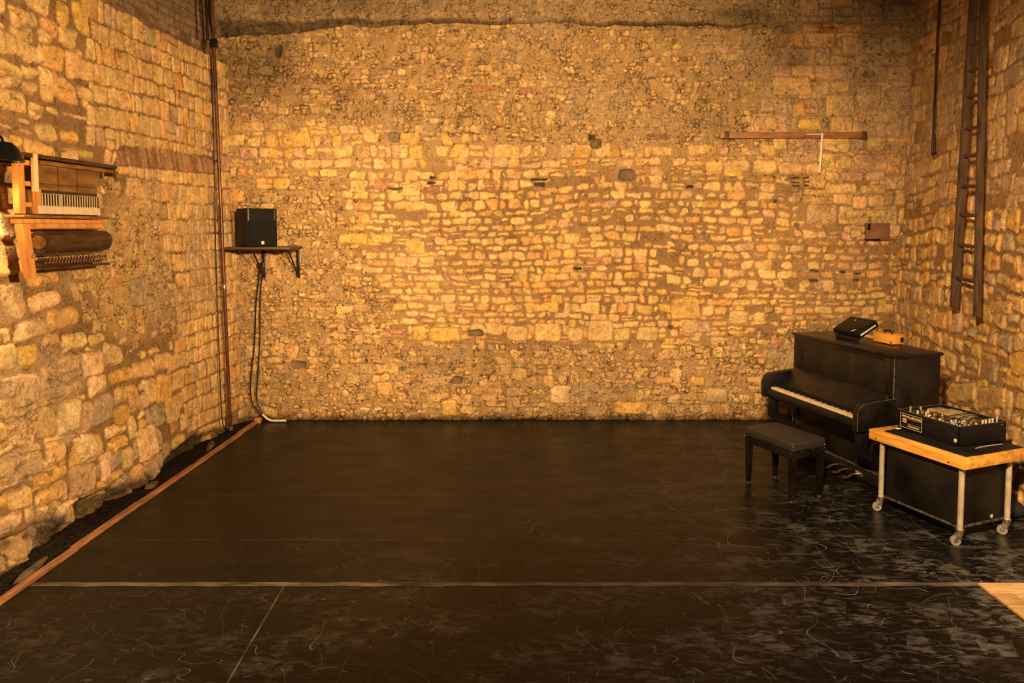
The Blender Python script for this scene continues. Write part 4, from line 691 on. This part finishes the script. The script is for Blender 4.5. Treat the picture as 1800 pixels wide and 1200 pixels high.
mb = MB(); mb.box((-.0062, .494, .074), (-.005, .498, .097)); mb.box((-.0062, .503, .074), (-.005, .506, .097)); mb.box((-.0062, .506, .092), (-.005, .518, .096)); mb.box((-.0062, .515, .078), (-.005, .518, .094)); mb.box((-.0062, .503, .074), (-.005, .516, .078)); mb.build('emblem_letters', EBONY, rk_, smooth=False)
for (y, z, r) in [(.035, .145, .008), (.055, .09, .009)]:
    mb = MB(); mb.cyl((-.004, y, z), (.002, y, z), r, n=12); mb.build('screw', CHROME, mx)
mb = MB(); mb.box((-.004, .018, .035), (.001, .042, .062), .001); mb.build('sticker', LINE, mx)
mb = MB(); mb.cyl((MW - .05, -.003, .145), (MW - .05, .002, .145), .008, n=12); mb.build('screw', CHROME, mx)
# small things on the table
def on_table(x, y, z=.0045): return (x, y, TH + z)
o = tag(MB().box((-.045, -.018, 0), (.045, .018, .020), .006).build('hand_tool', RUBBER), 'small black gadget with pale edge at the far corner of the orange table top', 'gadget'); o.location = on_table(3.262, 5.915, .0006); o.rotation_euler = (0, 0, .5)
mb = MB(); mb.box((-.012, -.0185, .020), (.035, .008, .024), .001); mb.build('pale_face', WHITEP, o)
o = tag(MB().box((-.05, -.014, 0), (.05, .014, .012), .004).build('pocket_knife', RUBBER), 'short dark clip lying below the near corner of the black equipment case', 'clip'); o.location = on_table(3.44, 5.415); o.rotation_euler = (0, 0, .35)
o = tag(MB().tube([(0, 0, .006), (.08, .012, .012), (.20, .03, .012), (.30, .055, .006)], .0045, 8).build('pale_cable', mat('pale_cable', (.36, .31, .22), .5, bump=0)), 'pale thin cable lying on the mat beside the black equipment case', 'cable'); o.location = on_table(3.60, 5.41); o.rotation_euler = (0, 0, .18)
o = tag(MB().box((-.13, -.05, 0), (.13, .05, .008), .002).build('notebook', PLASTIC), 'thin dark folder on the mat at the near corner of the table', 'folder'); o.location = on_table(3.61, 5.350); o.rotation_euler = (0, 0, .368)
# dark bag on the floor behind the trolley
mb = MB(); mb.ball((0, 0, .07), .12, (1.1, .9, .6), 20)
for v in mb.bm.verts:
    v.co += Vector((math.sin(v.co.y * 37), math.cos(v.co.x * 41), math.sin(v.co.x * 33 + v.co.y * 29))) * .008; v.co.z = max(v.co.z, .001)
o = tag(mb.build('cloth_bag', mat('black_cloth', (.012, .011, .010), .85, bump=.5, bscale=40)), 'black cloth bundle on the floor by the wall behind the rolling table', 'bag'); o.location = (4.17, 5.83, 0)

# ---- ladder on the right wall
LAD = mat('dark_aged_wood', (.085, .044, .021), .62, var=.32, scale=4, stretch=(7, 7, 1), bump=.4, bscale=30)
ld = thing('wooden_ladder', 'old dark brown wooden ladder hanging high on the right wall', 'ladder', tuple(onR(2.1, 1.6, .12)))
Mw = Matrix(((RX[0], -RX[1], 0, 0), (RX[1], RX[0], 0, 0), (0, 0, 1, 0), (0, 0, 0, 1)))
ld.rotation_euler = (0, 0, math.atan2(RX[1], RX[0]))
def rail(x0, x1, z0, z1, y0, y1, wx0, wx1, wy):
    mb = MB(); vs = []
    for z, x, yy, wx in ((z0, x0, y0, wx0), (z1, x1, y1, wx1)):
        for a, b in ((-1, -1), (1, -1), (1, 1), (-1, 1)): vs.append(mb.bm.verts.new((x + a * wx, yy + b * wy, z)))
    for f in ((0, 1, 2, 3), (7, 6, 5, 4), (0, 4, 5, 1), (1, 5, 6, 2), (2, 6, 7, 3), (3, 7, 4, 0)): mb.bm.faces.new([vs[i] for i in f])
    bmesh.ops.bevel(mb.bm, geom=list(mb.bm.edges), offset=.006, segments=2, affect='EDGES'); return mb
rail(-.21, -.06, .03, 4.2, 0, .04, .022, .020, .036).build('side_rail', LAD, ld)
rail(.27, .04, 0, 4.2, -.01, .03, .018, .015, .030).build('side_rail', LAD, ld)
for z in [1.923, 2.249, 2.542, 2.814, 3.103, 3.365, 3.666, 3.912, 4.159, 4.389, 4.68, 5.0]:
    t_ = (z - 1.6) / 4.2; xa = -.21 + .15 * t_; xb = .27 - .23 * t_
    mb = MB(); mb.cyl((xa - .01, .0 + .035 * t_, z - 1.6 + .01), (xb + .01, .0 + .03 * t_, z - 1.6 - .01), .017, n=10); mb.build('rung', LAD, ld)
for z in (4.9,):
    t_ = (z - 1.6) / 4.2; mb = MB(); mb.cyl((-.21 + .15 * t_, .04 * t_, z - 1.6), (-.21 + .15 * t_, .19, z - 1.6), .008); mb.cyl((.27 - .23 * t_, .04 * t_, z - 1.6), (.27 - .23 * t_, .19, z - 1.6), .008); mb.build('wall_hook', STEEL, ld)
# thin black rod with hooked end on the right wall
RODM = mat('rusty_black_iron', (.045, .022, .015), .55, metal=.4, var=.4, bump=.2)
rd = thing('hanging_rod', 'thin dark iron rod with a hooked foot on the right wall left of the ladder', 'rod', tuple(onR(1.093, 3.22, .05))); rd.rotation_euler = (0, 0, math.atan2(RX[1], RX[0]))
mb = MB(); mb.tube([(.0, .0, .0), (.0, .01, 1.0), (-.002, .05, 2.95)], .013, 8, 0); mb.build('rod', RODM, rd)
mb = MB(); mb.tube([(0, 0, .005), (.04, 0, -.01), (.09, .0, .015)], .012, 8, 1); mb.tube([(.0, 0, .20), (.075, 0, .20), (.075, 0, .02)], .005, 6, 0); mb.build('hook', RODM, rd)
mb = MB(); mb.tube([(.02, .0, .2), (.03, .0, .9), (.03, .02, 1.6), (.01, .04, 2.9)], .004, 6, 3); mb.build('wire', RUBBER, rd)

# ---- back wall fittings
RAILW = mat('reddish_rail_wood', (.33, .145, .06), .5, var=.2, scale=4, stretch=(1, 6, 6), bump=.2)
br = thing('wall_rail', 'long reddish wooden rail fixed high on the back wall at right', 'rail', (3.45, 8.78, 3.555))
mb = MB(); mb.box((-.90, -.035, -.038), (.90, .0, .038), .005); mb.build('bar', RAILW, br)
for x in (-.82, .86):
    mb = MB(); mb.box((x - .03, -.04, -.045), (x + .03, .07, .045), .004); mb.build('bracket', LAD, br)
cd = tag(MB().tube([(3.60, 8.728, 3.562), (3.78, 8.728, 3.562)], .007, 8, 0).tube([(3.79, 8.73, 3.575), (3.79, 8.74, 3.4), (3.783, 8.765, 3.10)], .013, 8, 0).build('conduit', WHITEP), 'cream plastic conduit dropping from the reddish wall rail', 'conduit')
wb = thing('wooden_block', 'brown wooden block set into the back wall above the piano', 'block', (4.53, 8.80, 2.375))
BRW = mat('red_brown_block', (.21, .10, .05), .7, var=.2, scale=6, bump=.4, bscale=30)
mb = MB(); mb.box((-.145, -.035, -.105), (.145, .10, .105), .01); mb.build('block', BRW, wb)
mb = MB(); mb.box((-.14, -.040, .02), (-.10, -.034, .10), .003); mb.box((-.16, -.045, -.108), (.02, -.03, -.09), .003); mb.build('notch', EBONY, wb)

# ---- speaker on shelf
sp = thing('loudspeaker', 'black loudspeaker with square horn standing on the corner wall shelf', 'loudspeaker', (-3.095, 8.55, 2.197), math.radians(47))
mb = MB(); mb.prism([(-.19, -.17), (.19, -.17), (.15, .17), (-.15, .17)], 2, 0, .455, .010); mb.build('cabinet', PLASTIC, sp)
mb = MB(); mb.box((-.178, -.178, .012), (.178, -.168, .300), .006); mb.build('woofer_grille', mat('grille_mesh', (.007, .007, .006), .6, bump=.6, bscale=400, spec=.2), sp)
hm = MB(); bm = hm.bm
a = [(-.165, -.176, .315), (.165, -.176, .315), (.165, -.176, .440), (-.165, -.176, .440)]; b = [(-.05, -.10, .350), (.05, -.10, .350), (.05, -.10, .405), (-.05, -.10, .405)]
o_ = [(-.178, -.172, .303), (.178, -.172, .303), (.178, -.172, .450), (-.178, -.172, .450)]
VA, VB, VO = [[bm.verts.new(p) for p in q] for q in (a, b, o_)]
for i in range(4):
    j = (i + 1) % 4; bm.faces.new((VA[i], VA[j], VB[j], VB[i])); bm.faces.new((VO[i], VO[j], VA[j], VA[i]))
bm.faces.new(VB); hm.build('horn', mat('horn_plastic', (.016, .016, .012), .4, bump=.05, spec=.3), sp, smooth=False)
mb = MB()
for i in (0, 1):
    for j in (0, 1): mb.box((-.018 + i * .019, -.1805, .03 + j * .019), (-.002 + i * .019, -.178, .046 + j * .019))
mb.build('logo', WHITEP, sp, smooth=False)
mb = MB(); mb.tube([(-.12, -.17, .455), (-.12, -.16, .455)], .003, 6, 0); mb.build('rigging_bolt', STEEL, sp)
sh = thing('wall_shelf', 'dark wooden corner shelf on iron brackets under the loudspeaker', 'shelf', (-2.98, 8.79, 2.165))
mb = MB(); mb.box((-.40, -.46, 0), (.37, .045, .030), .004); mb.build('board', mat('dark_shelf_wood', (.09, .045, .025), .5, scale=5, stretch=(1, 8, 8)), sh)
for x in (-.11, .32):
    mb = MB(); mb.box((x - .018, .0, -.36), (x + .018, .02, 0), .003); mb.box((x - .018, -.40, -.02), (x + .018, .02, 0), .003)
    mb.tube([(x, -.36, -.015), (x, -.01, -.33)], .011, 8, 0); mb.build('bracket', EBONY, sh)
o = tag(MB().box((-.03, -.03, -.06), (.03, .012, .06), .004).build('cable_box', EBONY), 'small black cable box under the shelf where the speaker wires drop', 'box'); o.location = (-3.10, 8.77, 1.93)
for k, (P, lab) in enumerate([([(-3.10, 8.77, 1.90), (-3.14, 8.79, 1.5), (-3.155, 8.79, 1.0), (-3.19, 8.78, .5), (-3.20, 8.77, .26), (-3.10, 8.74, .07)], 'right of two black speaker cables hanging down the back wall'),
                              ([(-3.13, 8.78, 1.90), (-3.19, 8.79, 1.5), (-3.22, 8.79, 1.0), (-3.275, 8.78, .5), (-3.26, 8.76, .25), (-3.17, 8.75, .12), (-3.11, 8.73, .06)], 'left of two black speaker cables hanging down the back wall')]):
    tag(MB().tube(P, .0085, 8).build('speaker_cable', RUBBER), lab, 'cable', 'speaker cables in the left corner')
tag(MB().tube([(-3.12, 8.74, .09), (-3.05, 8.72, .04), (-2.98, 8.71, .022), (-2.82, 8.71, .022)], .013, 8).build('floor_conduit', WHITEP), 'short cream conduit at the foot of the back wall in the left corner', 'conduit')
tag(MB().box((-3.20, 8.66, -.02), (-3.13, 8.74, .06), .006).build('brick_piece', mat('orange_brick', (.45, .20, .08), .8, bump=.5)), 'small orange brick piece at the corner end of the floor batten', 'brick')

# ---- pipe and wires in the left corner
PIPE = mat('red_brown_pipe', (.12, .035, .02), .35, metal=.2, var=.3, scale=8, bump=.1)
pp = thing('corner_pipe', 'tall reddish brown pipe running up the left corner', 'pipe', (-3.36, 8.33, 0))
mb = MB(); mb.cyl((0, 0, .03), (-.125, 0, 6.1), .020, n=16); pi = mb.build('pipe', PIPE, pp)
for z in (1.73, 3.2, 4.5):
    mb = MB(); x = -.125 * z / 6.1; mb.cyl((x, 0, z - .02), (x, 0, z + .02), .025); mb.box((x - .05, -.008, z - .01), (x, .008, z + .01), .002); mb.build('pipe_clip', STEEL if z < 2 else PIPE, pp)
mb = MB(); mb.box((-.13, -.03, 4.50), (-.05, .03, 4.60), .006); mb.tube([(-.10, 0, 4.65), (-.13, -.02, 4.9), (-.10, -.02, 5.3)], .012, 8, 2); mb.build('valve', EBONY, pp)
mb = MB(); mb.cyl((0, 0, .01), (0, 0, .05), .03); mb.build('foot_flange', STEEL, pp)
tag(MB().tube([(-3.47, 8.30, 4.4), (-3.46, 8.28, 3.2), (-3.455, 8.26, 2.0), (-3.43, 8.22, 1.0), (-3.40, 8.18, .3), (-3.38, 8.2, .06), (-3.33, 8.30, .03)], .006, 6).build('wall_wire', RUBBER), 'thin black wire running down the left wall beside the pipe', 'wire')
tag(MB().tube([(-3.47, 8.18, 6.0), (-3.47, 8.18, 5.2), (-3.46, 8.19, 4.55)], .017, 8).build('upper_cable', EBONY), 'thick black cable beside the upper corner pipe', 'cable')

# ---- piano action hung on the left wall
BW = mat('orange_varnished_beam', (.62, .27, .07), .4, var=.15, scale=4, stretch=(5, 5, 1), bump=.15)
PW = mat('pale_new_wood', (.80, .58, .30), .4, var=.06, scale=5, bump=.05)
RW = mat('brown_action_wood', (.22, .105, .03), .45, var=.25, scale=5, stretch=(1, 4, 4), bump=.15)
DW = mat('dark_roller_wood', (.055, .026, .012), .4, var=.35, scale=6, stretch=(1, 4, 4), bump=.15)
ac = thing('wall_piano_action', 'dismantled piano keyboard and hammer action hung on the left wall', 'sculpture', tuple(onL(-3.35, 2.0, .06)), math.atan2(LX[1], LX[0]))
def A(u, z): return u + 3.35, z - 2.0      # wall u, z -> local x, z   (local -y is towards the room)
def abox(u0, u1, z0, z1, y0, y1, m, name, par=None, bev=.004, M=None):
    a = A(u0, z0); b = A(u1, z1); return MB().box((a[0], -y1, a[1]), (b[0], -y0, b[1]), bev, M).build(name, m, par or ac)
abox(-3.86, -3.80, 2.52, 2.93, .07, .12, BW, 'post')
abox(-3.715, -3.675, 2.68, 2.955, .10, .13, PW, 'pale_strut')
abox(-3.70, -3.64, 2.52, 2.70, .06, .12, BW, 'strut')
for z in (2.87, 2.72, 2.57): abox(-3.80, -3.62, z, z + .035, .03, .09, BW, 'cross_piece')
abox(-3.83, -2.71, 2.925, 2.955, .02, .12, DW, 'top_rail')
abox(-3.62, -2.72, 2.885, 2.915, .08, .11, RW, 'hammer_rail')
mb = MB(); p0 = [A(-3.64, 2.68), A(-2.95, 2.68), A(-2.87, 2.89), A(-3.60, 2.89)]
mb.prism([(p[0], p[1]) for p in p0], 1, -.075, -.045); pan = mb.build('action_panel', RW, ac)
mb = MB()
for u in (-3.40, -3.18): mb.box((A(u, 0)[0], -.0775, .69), (A(u, 0)[0] + .006, -.0745, .885), 0)
mb.box((A(-3.62, 0)[0], -.0775, .745), (A(-2.94, 0)[0], -.0745, .750)); mb.build('panel_joint', DW, pan)
abox(-2.76, -2.715, 2.86, 2.95, .03, .11, DW, 'rail_end')
abox(-3.70, -2.965, 2.512, 2.70, .02, .10, DW, 'key_frame')
nk = 24; u0, u1 = -3.685, -2.97
for k in range(nk):
    a = u0 + (u1 - u0) * k / nk; b = u0 + (u1 - u0) * (k + 1) / nk
    abox(a + .001, b - .001, 2.524, 2.580, .10, .125, IVORY, 'white_key', bev=.001)
mb_list = []
for k in range(nk - 1):
    b = u0 + (u1 - u0) * (k + 1) / nk
    wk = abox(b - .0022, b + .0022, 2.578, 2.675, .10, .118, IVORY, 'key_shank', bev=.0005)
for k in range(nk):
    if k == 8: continue
    a = u0 + (u1 - u0) * (k + .5) / nk; wid = .0112 if k != 9 else .0145
    abox(a - wid, a + wid, 2.588, 2.672, .095, .114, EBONY, 'black_key', bev=.001)
abox(-3.86, -2.885, 2.492, 2.512, .0, .15, RW, 'shelf_board')
abox(-3.84, -2.885, 2.452, 2.486, .03, .11, BW, 'lower_rail')
mb = MB(); mb.cyl((A(-3.72, 0)[0], -.10, .435), (A(-2.95, 0)[0], -.10, .435), .026, n=16); mb.build('glossy_roller', BW, ac)
mb = MB(); mb.prism([(A(-3.86, 0)[0], .45), (A(-3.79, 0)[0], .06), (A(-3.715, 0)[0], .055), (A(-3.77, 0)[0], .45)], 1, -.12, -.075, .004); mb.build('long_post', BW, ac)
mb = MB(); mb.cyl((A(-3.755, 0)[0], -.13, .22), (A(-3.755, 0)[0], -.11, .22), .018); mb.build('post_bolt', STEEL, ac)
mb = MB(); mb.cyl((A(-3.64, 0)[0], -.09, .315), (A(-2.90, 0)[0], -.09, .315), .085, n=28); ro = mb.build('roller', DW, ac)
mb = MB(); mb.cyl((A(-3.655, 0)[0], -.09, .315), (A(-3.64, 0)[0], -.09, .315), .05, n=28); mb.build('roller_end', RW, ro)
abox(-2.96, -2.90, 2.38, 2.455, .03, .10, BW, 'rail_end')
for k in range(30):
    u = -3.60 + k * .0235; mb = MB(); y = -.10 - .01 * (k % 3); mb.tube([(A(u, 0)[0], y + .03, .235), (A(u, 0)[0] + .008, y - .01, .20), (A(u, 0)[0] + .004, y, .165)], .0035, 6, 1); mb.ball((A(u, 0)[0] + .004, y, .160), .007, (1, 1, 1.6), 8); mb.build('damper_wire', BRASS if k % 3 == 0 else RW, ac)
for z, y in ((2.225, .06), (2.185, .10), (2.145, .06), (2.120, .11)):
    abox(-3.66, -2.885 + (.03 if y > .1 else 0), z - .010, z + .010, y - .02, y + .012, DW, 'lower_slat', bev=.003)

# ---- wall lamp at the left edge
lp = thing('wall_lamp', 'black metal lamp shade on the left wall at the picture edge', 'lamp', tuple(onL(-3.99, 2.93, .18)), math.atan2(LX[1], LX[0]))
mb = MB(); pr = [(.02, .075), (.05, .07), (.085, .03), (.115, -.055), (.110, -.058), (.08, .02), (.045, .055), (.02, .058)]
bm = mb.bm; n = 28; R = [[bm.verts.new((r * 1.2 * math.cos(2 * PI * k / n), r * math.sin(2 * PI * k / n), z)) for k in range(n)] for r, z in pr]
for i in range(len(R)):
    a, b = R[i], R[(i + 1) % len(R)]
    for k in range(n): bm.faces.new((a[k], a[(k + 1) % n], b[(k + 1) % n], b[k]))
mb.build('lamp_shade', mat('black_enamel', (.01, .01, .01), .2, bump=0), lp)
mb = MB(); mb.tube([(0, 0, .07), (0, .02, .11), (0, .10, .11), (0, .17, .06)], .009, 8, 3); mb.build('arm', EBONY, lp)
bulb_m = bpy.data.materials.new('lamp_glow'); bulb_m.use_nodes = True; N, L = nt(bulb_m); e = N['Principled BSDF']
e.inputs['Emission Color'].default_value = (1, .72, .38, 1); e.inputs['Emission Strength'].default_value = 6
mb = MB(); mb.ball((0, 0, .0), .026, n=14); mb.build('bulb', bulb_m, lp)
l = bpy.data.lights.new('lamp_light', 'SPOT'); l.energy = 190; l.color = (1, .66, .32); l.spot_size = math.radians(150); l.spot_blend = .9; l.shadow_soft_size = .03
lo = bpy.data.objects.new('lamp_light', l); C.objects.link(lo); lo.parent = lp; lo.location = (.0, 0, -.035); lo.rotation_euler = (.05, math.radians(38), 0)

# ---- loose stones at the foot of the left wall
rs3 = random.Random(12)
SM = mat('loose_stone_face', (.11, .075, .04), .9, var=.3, scale=7, bump=.7, bscale=25)
def rock(name, lab, cat, loc, size, seed, m=SM, grp=None):
    mb = MB(); bmesh.ops.create_icosphere(mb.bm, subdivisions=4, radius=1)
    r_ = np.random.RandomState(seed); K = [(r_.randn(3), r_.rand() * .25 + .62) for _ in range(12)]
    for v in mb.bm.verts:
        c = v.co.copy()
        for nrm, d in K:
            n_ = Vector(nrm).normalized(); t_ = c.dot(n_)
            if t_ > d: c -= n_ * (t_ - d) * .9
        c += Vector((math.sin(c.y * 9), math.sin(c.z * 8), math.sin(c.x * 10))) * .02
        v.co = Vector((c.x * size[0], c.y * size[1], c.z * size[2]))
    o = mb.build(name, m, sharp=60); o.location = loc; o.rotation_euler = (0, 0, r_.rand() * .5); tag(o, lab, cat, grp)
zmin = -.02
for (x, y, sz, lab) in [(-3.395, 4.86, (.035, .24, .035), 'flat brown stone slab lying nearest the viewer at the foot of the left wall'),
                        (-3.40, 6.55, (.05, .11, .03), 'small dark stone beside the batten halfway along the left wall'),
                        (-3.36, 7.75, (.05, .20, .03), 'flat dark stone beside the batten towards the corner pipe')]:
    rock('loose_stone', lab, 'stone', (x, y, zmin + sz[2] * .6), sz, int(y * 100))
